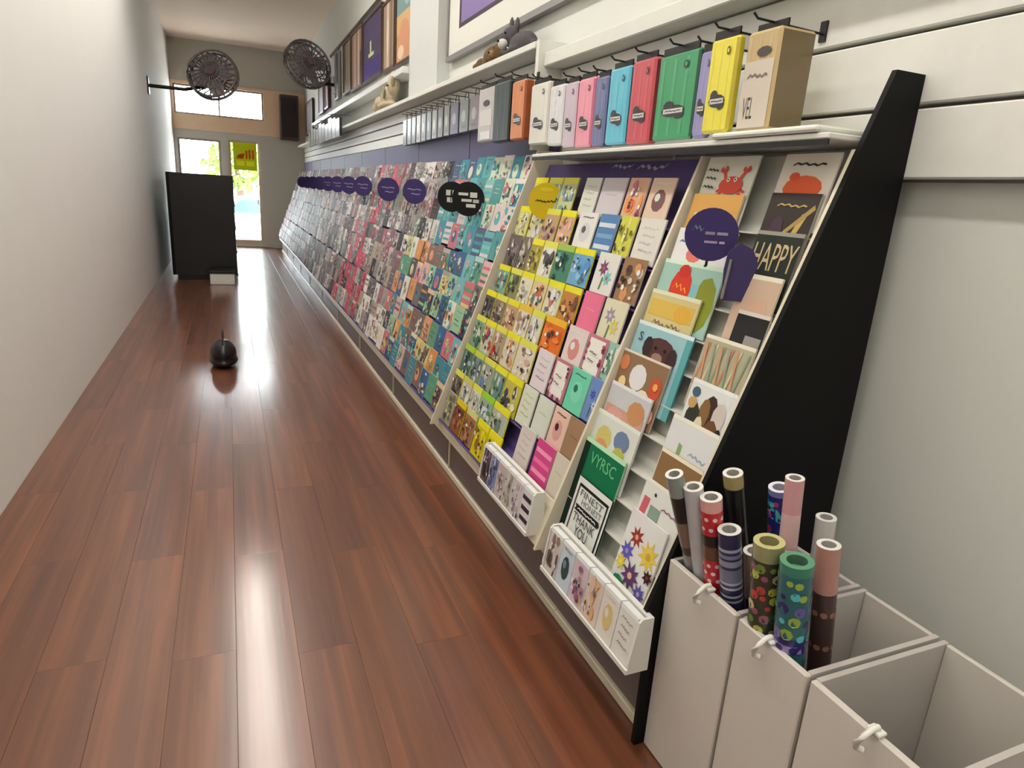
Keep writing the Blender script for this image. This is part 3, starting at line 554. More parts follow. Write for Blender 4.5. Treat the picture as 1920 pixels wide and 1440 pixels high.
# yellow rack: spec rows (left y, right y, design, base, accents, words)
YH = (226, 220, 40); LY = (216, 216, 84)
def C(*a): return a
B1 = [
 [(3.12, 2.98, 'photo', (206, 206, 120), [YH, (150, 190, 190), (120, 170, 150), (220, 220, 190)], 'yellow-topped card with pale teal picture'),
  (2.96, 2.82, 'photo', (150, 184, 184), [LY, (110, 150, 120), (226, 226, 216), (120, 160, 190)], 'yellow-topped card with blue picture'),
  (2.81, 2.67, 'photo', (190, 200, 150), [LY, (226, 190, 180), (110, 150, 80), (120, 160, 180)], 'yellow-topped card with green picture'),
  (2.60, 2.47, 'lines', (212, 214, 202), [(180, 180, 170)], 'tall pale card with faint lines'), (2.45, 2.27, 'plain', (198, 190, 196), [(170, 165, 175)], 'plain lilac grey card'),
  (2.25, 2.12, 'busy', (214, 170, 140), [(226, 110, 90), (230, 150, 80), (200, 120, 150), (244, 200, 120)], 'orange and pink flower card'), (2.10, 1.96, 'motif', (218, 192, 168), [(120, 84, 88), (206, 220, 206)], 'tan card with dark oval spots')],
 [(3.17, 3.03, 'photo', (206, 204, 130), [YH, (222, 222, 206), (190, 190, 160)], 'yellow card with pale animal'), (3.01, 2.87, 'photo', (210, 206, 150), [LY, (206, 206, 206), (160, 150, 110)], 'yellow card with white animal'),
  (2.86, 2.72, 'photo', (190, 160, 130), [LY, (150, 110, 120), (214, 170, 130), (200, 190, 150)], 'yellow card with brown group'), (2.70, 2.57, 'photo', (206, 170, 140), [YH, (226, 180, 160), (120, 90, 80), (216, 160, 80)], 'yellow card with orange faces'),
  (2.53, 2.38, 'motif', (222, 222, 218), [(206, 206, 206), (90, 90, 96)], 'white card with ink drawing'), (2.36, 2.22, 'stripes', (86, 130, 180), [(206, 214, 226), (120, 160, 200)], 'blue card with white bars'),
  (2.20, 2.09, 'busy', (204, 204, 80), [(190, 186, 60), (150, 150, 60), (222, 220, 130)], 'olive yellow card'), (2.07, 1.92, 'lines', (216, 214, 206), [(196, 194, 186)], 'white embossed card')],
 [(3.16, 3.02, 'busy', (104, 94, 92), [(70, 62, 64), (130, 120, 120), (160, 150, 146)], 'dark grey photo card'), (3.00, 2.89, 'busy', (120, 108, 92), [(190, 186, 170), (80, 70, 64), (150, 140, 120)], 'grey card with pale streak'),
  (2.88, 2.76, 'photo', (160, 150, 70), [YH, (120, 100, 60), (190, 180, 90)], 'yellow and brown card'), (2.75, 2.62, 'photo', (220, 218, 204), [LY, (60, 58, 60), (226, 226, 222), (90, 88, 90)], 'yellow-topped card with black and white cow'),
  (2.61, 2.46, 'photo', (70, 130, 110), [(160, 190, 80), (40, 80, 72), (206, 220, 214), (110, 170, 160)], 'dark teal picture card'), (2.45, 2.29, 'photo', (110, 164, 206), [YH, (140, 190, 222), (90, 150, 200)], 'yellow-topped sky blue card'),
  (2.25, 2.10, 'flower', (220, 220, 214), [(120, 70, 110), (120, 190, 184), (180, 90, 120)], 'white card with purple and teal flowers'), (2.07, 1.93, 'busy', (150, 116, 84), [(90, 66, 50), (206, 150, 96), (120, 96, 80), (206, 196, 180)], 'brown card with tan dog')],
 [(3.15, 3.01, 'photo', (120, 160, 150), [YH, (80, 130, 130), (150, 110, 80), (160, 190, 180)], 'yellow-topped card with teal bird'), (2.99, 2.86, 'photo', (130, 130, 90), [LY, (70, 80, 64), (160, 190, 110)], 'yellow-topped card with dark green picture'),
  (2.85, 2.72, 'photo', (214, 212, 190), [YH, (206, 206, 206), (170, 160, 140), (226, 226, 222)], 'yellow-topped card with white kittens'), (2.71, 2.57, 'photo', (214, 190, 150), [LY, (190, 110, 80), (222, 222, 206), (110, 120, 110)], 'yellow-topped card with orange spots'),
  (2.56, 2.42, 'photo', (206, 206, 180), [YH, (200, 110, 110), (222, 222, 214), (120, 110, 100)], 'yellow-topped card with pink and white picture'), (2.41, 2.27, 'photo', (190, 130, 70), [YH, (150, 90, 60), (222, 180, 110), (120, 80, 60)], 'yellow-topped rust brown card'),
  (2.24, 2.10, 'plain', (228, 106, 142), [(240, 150, 176)], 'bright pink card'), (2.08, 1.93, 'flower', (216, 212, 184), [(150, 146, 160), (206, 200, 90), (226, 190, 206)], 'cream card with grey and yellow flowers')],
 [(3.18, 3.05, 'photo', (90, 86, 84), [YH, (60, 58, 60), (130, 126, 124)], 'yellow-topped card with dark grey photo'), (3.04, 2.90, 'photo', (130, 116, 104), [LY, (90, 80, 76), (170, 150, 130)], 'yellow-topped card with grey brown photo'),
  (2.89, 2.76, 'photo', (190, 150, 120), [YH, (150, 110, 90), (216, 190, 160)], 'yellow-topped card with tan picture'), (2.75, 2.61, 'photo', (214, 208, 196), [(224, 190, 60), (170, 140, 120), (226, 226, 222)], 'amber-topped white picture card'),
  (2.60, 2.48, 'photo', (206, 206, 190), [LY, (120, 110, 110), (226, 226, 222), (160, 150, 150)], 'yellow-topped card with grey cat'), (2.46, 2.28, 'photo', (220, 110, 40), [(230, 180, 50), (206, 92, 34), (230, 130, 60)], 'orange card with amber top'),
  (2.25, 2.10, 'motif', (220, 206, 204), [(206, 140, 132), (226, 222, 220)], 'white card with dusty pink base'), (2.09, 1.955, 'border', (190, 120, 136), [(134, 50, 76), (170, 80, 100)], 'white card in a wine red floral border'), (1.945, 1.87, 'busy', (150, 190, 180), [(110, 150, 120), (226, 226, 214)], 'narrow teal and white card')],
 [(3.18, 3.05, 'photo', (130, 160, 130), [LY, (60, 110, 90), (206, 210, 200)], 'yellow-topped card with green picture and white patch'), (3.04, 2.91, 'photo', (190, 190, 170), [YH, (190, 60, 70), (222, 222, 216), (110, 100, 90)], 'yellow-topped card with red-collared dog'),
  (2.90, 2.77, 'photo', (170, 150, 130), [LY, (180, 60, 60), (120, 110, 100), (216, 206, 190)], 'yellow-topped card with red patch'), (2.76, 2.62, 'photo', (206, 196, 176), [YH, (214, 150, 90), (222, 220, 210)], 'yellow-topped card with orange patch'),
  (2.61, 2.44, 'photo', (216, 206, 186), [LY, (206, 170, 150), (226, 226, 222), (160, 140, 110)], 'yellow-topped pale peach card'), (2.41, 2.27, 'lines', (220, 210, 214), [(196, 180, 190), (170, 150, 170)], 'white card with lilac lines'),
  (2.25, 2.12, 'border', (190, 120, 130), [(122, 52, 72), (206, 150, 160)], 'white card with dark red corner flowers'), (2.105, 1.97, 'motif', (110, 206, 172), [(126, 214, 182), (50, 110, 96)], 'mint green card'), (1.96, 1.87, 'flower', (110, 140, 200), [(60, 80, 160), (206, 214, 230), (80, 110, 190)], 'blue flowered card')],
 [(3.18, 3.04, 'photo', (84, 110, 100), [(170, 200, 60), (50, 70, 66), (150, 180, 190)], 'lime-topped card with dark green picture'), (3.03, 2.90, 'photo', (120, 140, 140), [(190, 206, 70), (80, 100, 110), (200, 206, 200)], 'lime-topped card with grey blue picture'),
  (2.89, 2.75, 'photo', (150, 160, 150), [LY, (110, 140, 170), (206, 206, 190)], 'yellow-topped card with slate picture'), (2.74, 2.60, 'photo', (120, 150, 140), [YH, (100, 140, 130), (190, 200, 190)], 'yellow-topped card with grey green picture'),
  (2.59, 2.43, 'photo', (190, 180, 80), [YH, (90, 80, 60), (222, 222, 206), (60, 70, 100)], 'bright yellow card with small dark bird'), (2.41, 2.28, 'lines', (214, 218, 200), [(180, 190, 160)], 'pale green card'),
  (2.26, 2.13, 'plain', (206, 212, 198), [(170, 180, 160)], 'plain grey green card'), (2.115, 1.995, 'motif', (226, 190, 174), [(210, 160, 150), (70, 26, 40)], 'peach card with dark butterfly'), (1.99, 1.875, 'plain', (150, 116, 84), [(120, 90, 66)], 'brown kraft card')],
 [(3.18, 3.05, 'photo', (110, 100, 84), [LY, (60, 54, 54), (150, 140, 120)], 'yellow-topped dark brown card'), (3.04, 2.91, 'photo', (190, 190, 180), [(200, 196, 90), (130, 140, 150), (216, 216, 206)], 'yellow-topped card with grey picture'), (2.90, 2.78, 'photo', (206, 206, 196), [LY, (170, 170, 160), (222, 222, 216)], 'yellow-topped near-white card'),
  (2.77, 2.62, 'photo', (150, 170, 160), [(150, 206, 50), (70, 130, 60), (206, 214, 222)], 'lime green topped card with silver oval'), (2.61, 2.44, 'photo', (170, 180, 160), [YH, (110, 130, 120), (206, 210, 210)], 'yellow-topped card with silver disc'),
  (2.30, 2.17, 'lines', (210, 200, 196), [(180, 170, 170)], 'pale grey pink card'), (2.14, 1.995, 'stripes', (206, 70, 136), [(244, 150, 190), (236, 110, 166)], 'magenta card with pink stripes'), (1.985, 1.88, 'plain', (206, 196, 180), [(180, 170, 150)], 'cream card beside the divider')],
 [(3.16, 3.04, 'busy', (150, 150, 120), [(190, 190, 150), (110, 100, 80)], 'olive grey card'), (3.02, 2.88, 'photo', (140, 84, 50), [(220, 196, 30), (110, 60, 40), (170, 110, 70)], 'yellow-topped chestnut brown card'), (2.86, 2.72, 'photo', (160, 110, 76), [(206, 206, 130), (130, 84, 56), (180, 130, 100)], 'pale-topped brown card'),
  (2.70, 2.56, 'photo', (206, 190, 20), [YH, (150, 100, 30), (226, 210, 40)], 'strong yellow card with brown shape'), (2.55, 2.41, 'photo', (216, 204, 20), [(230, 220, 30), (206, 190, 20), (120, 130, 90)], 'strong yellow card with olive mark')],
]
assert len(B1) == 9
G1 = 'cards in the yellow-topped card rack'
for ri, row in enumerate(B1):
    for ci, (yl, yr, kd, base, acc, words) in enumerate(row):
        q = random.Random(ri * 50 + ci); w = yl - yr; H = PH - q.uniform(0, .012) + (.0 if ci < 5 else -.006)
        put_card(card_mb(w, H, .006, base, design(kd, base, acc, q), (acc[0] if kd == 'photo' else None)), ROWS1[ri], yl, yr, H,
                 '%s, %s row, %s from far side, yellow rack' % (words, ORD[ri + 1], ORD[ci + 1]), G1)

NAMES = [((226, 226, 220), 'white'), ((150, 150, 150), 'grey'), ((60, 56, 58), 'dark'), ((206, 150, 160), 'pink'), ((190, 60, 70), 'red'), ((110, 180, 180), 'teal'), ((70, 110, 160), 'blue'), ((110, 150, 90), 'green'), ((220, 150, 80), 'orange'), ((210, 200, 100), 'yellow'), ((150, 116, 90), 'brown'), ((206, 186, 160), 'beige'), ((150, 120, 160), 'mauve')]
def cname(c): return min(NAMES, key=lambda n: sum((n[0][i] - c[i]) ** 2 for i in range(3)))[1]
PAL2 = [(110, 178, 182), (70, 130, 150), (60, 96, 140), (150, 190, 150), (206, 196, 130), (216, 150, 100), (200, 110, 120), (214, 170, 170), (222, 220, 206), (120, 100, 96), (64, 72, 84), (90, 150, 120), (206, 140, 70)]
PALT = [(96, 170, 178), (60, 140, 160), (120, 190, 184), (80, 150, 150), (206, 214, 190), (190, 110, 120), (216, 200, 200), (70, 90, 120)]
PALF = [(180, 176, 169), (222, 220, 214), (158, 147, 144), (140, 135, 131), (120, 111, 108), (171, 144, 142), (162, 120, 124), (93, 86, 84), (63, 57, 59), (176, 158, 135), (126, 136, 126), (151, 151, 160), (104, 97, 111), (167, 149, 158), (90, 102, 90), (153, 81, 93), (54, 50, 54), (226, 224, 220), (46, 42, 46)]
MOT = {'busy': 'a busy picture', 'photo': 'a banded picture', 'lines': 'written lines', 'motif': 'a round motif', 'flower': 'two flowers', 'stripes': 'stripes', 'plain': 'little print', 'border': 'a floral border'}
def pal(k, ri, q, y):
    if k == 0: return q.sample(PALT, 4) if ri <= 3 else q.sample(PAL2, 4)
    if k == 1 and ri > 3 and y < 5.1: return q.sample(PAL2, 2) + q.sample(PALF, 2)
    if k == 2 and q.random() < .35: return [(196, 70, 96), (206, 110, 120), (222, 190, 180), (110, 60, 70)]
    return q.sample(PALF, 4)
KD = ['busy', 'busy', 'busy', 'photo', 'motif', 'lines', 'flower', 'stripes']
NB = 9
far = MB(); nfar = 0; count_ind = 0
for k in range(9):
    y1 = 3.20 + BAYW * (k + 1); cw = (BAYW - .03) / NB
    q = random.Random(100 + k)
    for ri, z in enumerate(ROWS2):
        for ci in range(NB):
            yl = y1 - .006 - ci * cw; yr = yl - cw + q.uniform(.002, .014); p = pal(k, ri, q, yl); kd = q.choice(KD); base = p[0]
            H = PH - q.uniform(0, .03); zt = z - q.uniform(0, .014)
            if k < 2:
                it = design(kd, base, p[1:] if kd != 'photo' else [mix(p[1], WHT, .5)] + p[1:], q)
                put_card(card_mb(yl - yr, H, .006, base, it), zt, yl, yr, H,
                         '%s card with %s, %s row, %s from far side, %s' % (cname(base), MOT[kd], ORD[ri + 1], ORD[ci + 1], ('teal-card rack', 'fourth rack')[k]), ('cards in the teal-card rack', 'cards in the fourth rack')[k])
                count_ind += 1
            else:
                it = design(kd if k < 5 else 'busy', base, p[1:] if kd != 'photo' else [mix(p[1], WHT, .5)] + p[1:], q)
                if k >= 5: it = it[:4] + fleck([], [(50, 46, 48), (226, 224, 220), (90, 80, 80), (190, 140, 144)], 5, q)
                mb = card_mb(yl - yr, H, .006, base, it)
                mw = Matrix.Translation(place_card(zt, yl, yr, H)) @ (Matrix.Rotation(-math.pi / 2, 4, 'Z') @ Matrix.Rotation(-TILT, 4, 'X'))
                o = len(far.v); far.v += [tuple(mw @ Vector(v)) for v in mb.v]; far.f += [tuple(i + o for i in f) for f in mb.f]; far.c += mb.c; far.smooth += mb.smooth; nfar += 1
tag(link('greeting_cards', far.mesh('greeting_cards', PRINT, fix=False)), 'mass of small mixed cards filling the far racks to the shop back', 'cards', 'cards in the far racks', 'stuff')

# ------------------------------------------------------------------ trays of small cards on the rack fronts
def tray(y0, y1, z0, label, specs, grp, where):
    r = root('card_tray', (.96, (y0 + y1) / 2, z0), label, 'tray', 'low card trays on the rack fronts'); hh = .165
    m_ = MB(); m_.box(.925, y0, z0, .99, y1, z0 + .006); m_.box(.975, y0, z0, .990, y1, z0 + hh); part('tray_back', m_, WHITE, r)
    for ya in (y0 - .008, y1):
        m_ = MB(); m_.prism([(.925, z0), (.925, z0 + .03), (.945, z0 + hh - .01), (.955, z0 + hh), (.990, z0 + hh), (.990, z0)], 'y', ya, ya + .008); part('tray_end', m_, WHITE, r)
    m_ = MB(); m_.box(.919, y0 - .008, z0, .925, y1 + .008, z0 + .014); part('front_lip', m_, WHITE, r)
    n = len(specs); w = (y1 - y0) / n
    for i, (base, acc, kd, words) in enumerate(specs):
        yc = y1 - (i + .5) * w; q = random.Random(i + 5); ww = w - .005
        it = [('R', 0, .92, 1, 1, (236, 238, 240))] + [x for x in design(kd, base, acc, q)]
        mb = card_mb(ww, .155, .022, base, it, (232, 234, 236))
        tag(link('small_card', mb.mesh('small_card', PRINT, fix=False), None, (.9265, yc, z0 + .0085), (-math.radians(8), 0, -math.pi / 2)), words + where, 'card', grp)
tray(1.226, 1.755, .282, 'white tray of small cards at the foot of the large-card rack', [
    ((206, 200, 194), [(110, 90, 80), (150, 120, 110)], 'busy', 'small grey card with brown marks'), ((196, 206, 222), [(60, 76, 76), (120, 140, 150)], 'motif', 'small pale blue card with a dark bird shape'),
    ((206, 188, 198), [(150, 96, 130), (206, 170, 140), (180, 130, 150)], 'busy', 'small mauve flowered card'), ((222, 202, 186), [(222, 176, 132), (214, 190, 176)], 'busy', 'small peach card'),
    ((224, 218, 210), [(214, 190, 130), (226, 220, 214)], 'motif', 'small white card with a gold motif'), ((222, 220, 216), [(170, 160, 150)], 'lines', 'small white card with grey script')], 'small cards in the nearest tray', ' in the nearest tray')
tray(1.91, 2.40, .33, 'white tray of small cards at the foot of the yellow rack', [
    ((96, 78, 84), [(60, 50, 60), (130, 110, 130)], 'busy', 'small dark plum card'), ((130, 136, 170), [(90, 100, 150), (176, 180, 200)], 'busy', 'small slate blue card'), ((190, 174, 176), [(170, 150, 160), (206, 196, 196)], 'busy', 'small grey pink card'),
    ((196, 188, 178), [(170, 160, 150), (206, 200, 190)], 'busy', 'small beige card'), ((206, 196, 200), [(190, 176, 186), (214, 206, 210)], 'busy', 'small pale lilac card'), ((216, 210, 216), [(50, 44, 56)], 'stripes', 'small white card with dark bars')], 'small cards in the second tray', ' in the second tray')

# ------------------------------------------------------------------ disc signs
def disc(x, y, z, r, yaw, name, base, items, label, grp):
    rt = root('disc_sign', (x, y, z), label, 'sign', grp, (0, 0, yaw))
    mb = MB(); n = 28; vs = []
    for yy in (0, .008):
        vs += [(r * math.cos(2 * math.pi * i / n), yy, r * math.sin(2 * math.pi * i / n)) for i in range(n)]
    mb.add(vs, [tuple(range(n))[::-1], tuple(range(n, 2 * n))] + [(i, (i + 1) % n, (i + 1) % n + n, i + n) for i in range(n)], base)
    draw(mb, items, 2 * r, 2 * r, -.0005, -r, -r); link('disc', mb.mesh('disc', PRINT, fix=False), rt)
    mb = MB(); mb.tube([(0, .012, -r * .6), (0, .03, -r * 1.2), (0, .06, -r * 1.25)], .004, 6); link('holder', mb.mesh('holder', BLKP), rt)
    return rt
PUR = (62, 52, 104); PLT = (190, 184, 206)
SC = [('W', .2, .58, .8, .035, .012, PLT, 13), ('W', .36, .4, .76, .03, .012, PLT, 9)]
YAW = math.radians(-33)
disc(1.255, 1.535, 1.43, .074, YAW, 'd', PUR, [('W', .14, .6, .34, .06, .016, (120, 140, 160), 5), ('R', .38, .50, .56, .555, (150, 140, 170)), ('R', .6, .5, .8, .555, (160, 150, 176)), ('R', .38, .34, .62, .385, (170, 150, 180)), ('R', .66, .34, .76, .385, (180, 170, 200))], 'large dark purple disc sign in front of the large cards', 'purple disc signs on the racks')
pd = root('sign_stem', (1.29, 1.45, 1.34), 'lobed dark purple sign stem below the nearest disc sign', 'sign', None, (0, 0, YAW))
mb = MB(); mb.prism([(-.03, -.085), (.03, -.085), (.04, -.03), (.055, .02), (.035, .06), (0, .075), (-.03, .05), (-.035, 0)], 'y', 0, .008); link('paddle', mb.mesh('paddle', mat('purple_card', (58, 48, 98), .5)), pd)
mb = MB(); mb.tube([(-.03, -.005, -.08), (-.02, -.005, .03)], .005, 6); link('rod', mb.mesh('rod', CHROME), pd)
disc(1.36, 2.86, 1.485, .083, YAW, 'd', (206, 180, 30), [('W', .2, .5, .8, .03, .02, (70, 60, 20), 12), ('E', .5, .82, .2, .06, (216, 196, 40), 10)], 'yellow disc sign on the yellow rack', 'coloured disc signs on the racks')
BLKI = [('R', .30, .54, .48, .72, (200, 200, 196)), ('R', .52, .54, .70, .72, (200, 200, 196)), ('R', .34, .32, .66, .48, (200, 200, 196)), ('R', .46, .34, .49, .7, (20, 20, 20))]
BLK2 = [('R', .2, .6, .5, .68, (206, 206, 200)), ('R', .56, .55, .78, .7, (206, 206, 200)), ('R', .3, .42, .62, .5, (206, 206, 200)), ('R', .45, .26, .74, .36, (206, 206, 200)), ('R', .66, .4, .84, .5, (190, 190, 186))]
disc(1.30, 4.12, 1.47, .093, YAW, 'd', (22, 22, 24), BLKI, 'black disc sign farther of the overlapping pair, blocky white marks', 'black disc signs on the teal rack')
disc(1.30, 3.80, 1.465, .098, YAW, 'd', (20, 20, 22), BLK2, 'black disc sign nearer of the overlapping pair, scattered white marks', 'black disc signs on the teal rack')
for i, (y, r_) in enumerate([(5.06, .092), (5.98, .10), (7.2, .10), (8.1, .10), (9.0, .10), (9.9, .10), (10.8, .10), (11.7, .10), (12.6, .10), (13.5, .10)]):
    disc(1.30, y, 1.485 if i < 2 else 1.50, r_, YAW, 'd', PUR, SC if i < 6 else [], 'purple disc sign on the far racks, %s beyond the black pair' % ORD[i + 1], 'purple disc signs on the racks')

# ------------------------------------------------------------------ hanging tissue packs
def pack(y0, y1, z0, z1, x, th, col, side, label, style='tissue', hookx=1.6):
    r = root('tissue_pack', (x, (y0 + y1) / 2, z0), label, 'tissue pack', 'tissue packs hanging above the near racks')
    w = y1 - y0; h = z1 - z0
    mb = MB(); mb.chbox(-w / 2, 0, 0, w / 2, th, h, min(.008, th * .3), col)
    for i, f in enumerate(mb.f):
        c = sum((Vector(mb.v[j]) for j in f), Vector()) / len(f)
        if abs(c.x) > w / 2 - .004: mb.c[i] = side  # side faces mostly darker: shade between the packs put into their colour
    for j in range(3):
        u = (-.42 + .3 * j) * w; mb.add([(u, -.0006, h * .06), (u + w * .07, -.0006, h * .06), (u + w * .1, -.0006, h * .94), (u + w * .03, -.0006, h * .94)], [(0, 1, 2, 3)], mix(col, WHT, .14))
    if style == 'tissue':
        draw(mb, [('E', .5, .34, .3, .07, (26, 26, 30), 12), ('E', .38, .4, .14, .06, (26, 26, 30), 9), ('E', .66, .3, .14, .06, (26, 26, 30), 9), ('R', .26, .31, .76, .365, (206, 206, 204)), ('W', .3, .337, .72, .008, .006, (30, 30, 34), 9), ('E', .72, .85, .06, .045, (28, 28, 32), 10), ('E', .72, .85, .035, .026, col, 8)], w, h, -.0012)
    elif style == 'kraft':
        draw(mb, [('R', .06, .03, .94, .7, (206, 196, 182)), ('T', 'VEL', .18, .12, .5, .34, (44, 38, 36)), ('E', .6, .78, .22, .05, (60, 52, 46), 10), ('W', .2, .55, .8, .02, .012, (120, 106, 90), 8)], w, h, -.0012)
    elif style == 'wrapper':
        draw(mb, [('R', .15, .3, .85, .6, mix(col, WHT, .5)), ('E', .5, .72, .2, .06, DRK, 8), ('R', .2, .05, .8, .2, (226, 226, 226))], w, h, -.0012)
    o = link('paper_pad', mb.mesh('paper_pad', FILM, fix=False), r, (0, 0, 0), (0, 0, -math.pi / 2))
    mb = MB(); mb.box(-w * .44, th * .2, h - .002, w * .44, th * .2 + .006, h + .022); link('hang_tab', mb.mesh('hang_tab', BLKP), r, (0, 0, 0), (0, 0, -math.pi / 2))
    yc = (y0 + y1) / 2
    hk = root('display_hook', (hookx, yc, z1 + .016), 'black wire hook holding the ' + label.split(',')[0].replace(' with black label', ''), 'hook', 'hooks on the slatwall')
    mb = MB(); mb.tube([(hookx, yc, z1 + .016), (x - .03, yc, z1 + .022), (x - .045, yc, z1 + .034)], .0035, 6); part('wire', mb, BLKP, hk)
    mb = MB(); mb.box(hookx - .006, yc - .012, z1 - .004, hookx, yc + .012, z1 + .05); part('back_plate', mb, BLKP, hk)
    return r
X0 = 1.385
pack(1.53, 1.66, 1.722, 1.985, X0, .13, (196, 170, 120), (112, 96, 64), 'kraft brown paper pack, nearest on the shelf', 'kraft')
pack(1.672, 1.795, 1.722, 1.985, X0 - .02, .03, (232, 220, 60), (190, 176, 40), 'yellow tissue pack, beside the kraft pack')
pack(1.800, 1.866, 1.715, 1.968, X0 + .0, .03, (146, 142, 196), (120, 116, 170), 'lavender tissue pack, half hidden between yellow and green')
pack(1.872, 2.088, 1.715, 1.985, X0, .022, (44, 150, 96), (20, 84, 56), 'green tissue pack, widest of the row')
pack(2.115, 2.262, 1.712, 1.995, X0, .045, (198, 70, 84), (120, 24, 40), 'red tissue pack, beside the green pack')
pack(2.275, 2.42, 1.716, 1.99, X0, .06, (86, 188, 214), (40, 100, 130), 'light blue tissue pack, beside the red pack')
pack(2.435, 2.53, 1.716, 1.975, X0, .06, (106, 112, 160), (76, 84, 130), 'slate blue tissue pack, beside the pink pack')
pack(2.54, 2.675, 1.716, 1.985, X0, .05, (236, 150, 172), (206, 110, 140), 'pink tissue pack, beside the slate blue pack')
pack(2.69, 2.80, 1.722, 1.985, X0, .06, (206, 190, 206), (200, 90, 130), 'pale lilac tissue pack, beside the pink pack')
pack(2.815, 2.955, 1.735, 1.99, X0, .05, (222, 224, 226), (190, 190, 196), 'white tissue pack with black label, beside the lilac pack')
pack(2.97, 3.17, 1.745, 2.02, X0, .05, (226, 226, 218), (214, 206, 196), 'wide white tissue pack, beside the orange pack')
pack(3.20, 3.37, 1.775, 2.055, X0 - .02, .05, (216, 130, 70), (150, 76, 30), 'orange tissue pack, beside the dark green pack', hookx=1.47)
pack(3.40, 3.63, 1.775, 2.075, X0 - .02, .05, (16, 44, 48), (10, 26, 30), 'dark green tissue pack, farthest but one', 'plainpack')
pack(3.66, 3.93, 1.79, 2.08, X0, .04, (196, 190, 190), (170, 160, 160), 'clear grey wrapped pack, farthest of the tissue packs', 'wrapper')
m_ = MB(); m_.chbox(1.345, 1.27, 1.682, 1.598, 3.02, 1.697, .003)
sh = root('tissue_shelf', (1.4, 2.1, 1.68), 'thin white shelf under the coloured tissue packs', 'shelf')
part('shelf_board', m_, WHITE, sh)
m_ = MB(); m_.box(1.345, 1.27, 1.668, 1.352, 3.02, 1.6815); part('dark_edge', m_, BLKP, sh)
m_ = MB(); m_.chbox(1.335, 1.30, 1.699, 1.58, 1.70, 1.716, .006); tag(link('display_tray', m_.mesh('display_tray', WHITE)), 'white tray under the kraft paper pack', 'tray')
# hanging bags farther along
q = random.Random(3); HB = [(150, 144, 120), (96, 92, 78), (176, 170, 150), (70, 66, 60), (140, 134, 112), (196, 190, 176), (90, 86, 70), (160, 150, 130), (60, 58, 56), (176, 160, 164), (160, 172, 168), (110, 100, 140)]
def bag(y0, y1, z0, z1, x, col, label, grp):
    col = mix(col, (40, 38, 36), .42)
    r = root('gift_bag', (x, (y0 + y1) / 2, z0), label, 'gift bag', grp); w = y1 - y0; h = z1 - z0
    mb = MB(); mb.prism([(-w / 2, 0), (w / 2, 0), (w / 2 * .96, h), (-w / 2 * .96, h)], 'y', 0, .035, col); draw(mb, [('E', .5, .5, .25, .2, mix(col, WHT, .45), 8), ('R', .2, .12, .8, .2, mix(col, DRK, .5))], w, h, -.001)
    link('bag_body', mb.mesh('bag_body', FILM, fix=False), r, (0, 0, 0), (0, 0, -math.pi / 2))
    mb = MB(); mb.tube([(-w * .2, .018, h), (-w * .18, .018, h + .04), (0, .018, h + .055), (w * .18, .018, h + .04), (w * .2, .018, h)], .003, 5); link('cord_handle', mb.mesh('cord_handle', BLKP), r, (0, 0, 0), (0, 0, -math.pi / 2))
    mb = MB(); mb.tube([(1.602, (y0 + y1) / 2, z1 + .05), (x - .03, (y0 + y1) / 2, z1 + .052)], .004, 5)
    tag(link('display_hook', mb.mesh('display_hook', CHROME)), 'steel hook holding the ' + label.replace(' along the slatwall', ''), 'hook', 'hooks on the slatwall')
y = 4.25
for i in range(12):
    w = .15 if i > 2 else .2; bag(y, y + w - .02, 1.90 - .002 * i, 2.10 - .001 * i, 1.50, HB[(i + 9) % 12], '%s gift bag, %s along the slatwall from the clear pack' % (cname(mix(HB[(i + 9) % 12], (40, 38, 36), .42)), ORD[i + 1]), 'gift bags on the far slatwall'); y += w + .01
y = 9.6
for i, c in enumerate([(40, 40, 42), (170, 180, 150), (90, 100, 80), (206, 206, 190), (60, 60, 60), (196, 196, 186), (120, 130, 96), (80, 80, 84), (150, 170, 80), (130, 150, 70)]):
    bag(y, y + .34, 2.13, 2.36 + .03 * (i % 3), 1.42, c, '%s gift bag, %s from the near end of the farthest group' % (cname(mix(c, (40, 38, 36), .42)), ORD[i + 1]), 'gift bags near the shop back'); y += .38

# ------------------------------------------------------------------ wall pictures
def picture(y0, y1, z0, z1, frame, items, base, label, fw=.03, x=1.62, mount=None):
    r = root('wall_picture', (x, (y0 + y1) / 2, z0), label, 'picture', 'framed pictures high on the wall'); w = y1 - y0; h = z1 - z0
    mb = MB()
    for a, b, c, d in ((-w / 2, 0, -w / 2 + fw, h), (w / 2 - fw, 0, w / 2, h), (-w / 2 + fw, 0, w / 2 - fw, fw), (-w / 2 + fw, h - fw, w / 2 - fw, h)): mb.box(a, -.012, b, c, .025, d)
    link('frame', mb.mesh('frame', frame), r, (0, 0, 0), (0, 0, -math.pi / 2))
    mb = MB(); mb.box(-w / 2 + fw, 0, fw, w / 2 - fw, .012, h - fw, base); draw(mb, items, w - 2 * fw, h - 2 * fw, 0, None, fw); link('print', mb.mesh('print', PRINT, fix=False), r, (0, 0, 0), (0, 0, -math.pi / 2))
GFR = mat('grey_frame', (128, 126, 126), .4); BFR = mat('brown_frame', (84, 62, 48), .4)
picture(6.47, 7.16, 2.66, 3.42, DKFR, [('R', 0, .55, 1, 1, (120, 150, 150)), ('R', 0, .35, 1, .6, (206, 170, 116)), ('E', .5, .3, .34, .22, (206, 146, 112), 10), ('E', .3, .12, .2, .09, (226, 196, 170), 8), ('E', .7, .75, .2, .1, (150, 180, 176), 8)], (196, 150, 110), 'dark framed teal and orange picture beside the pilaster')
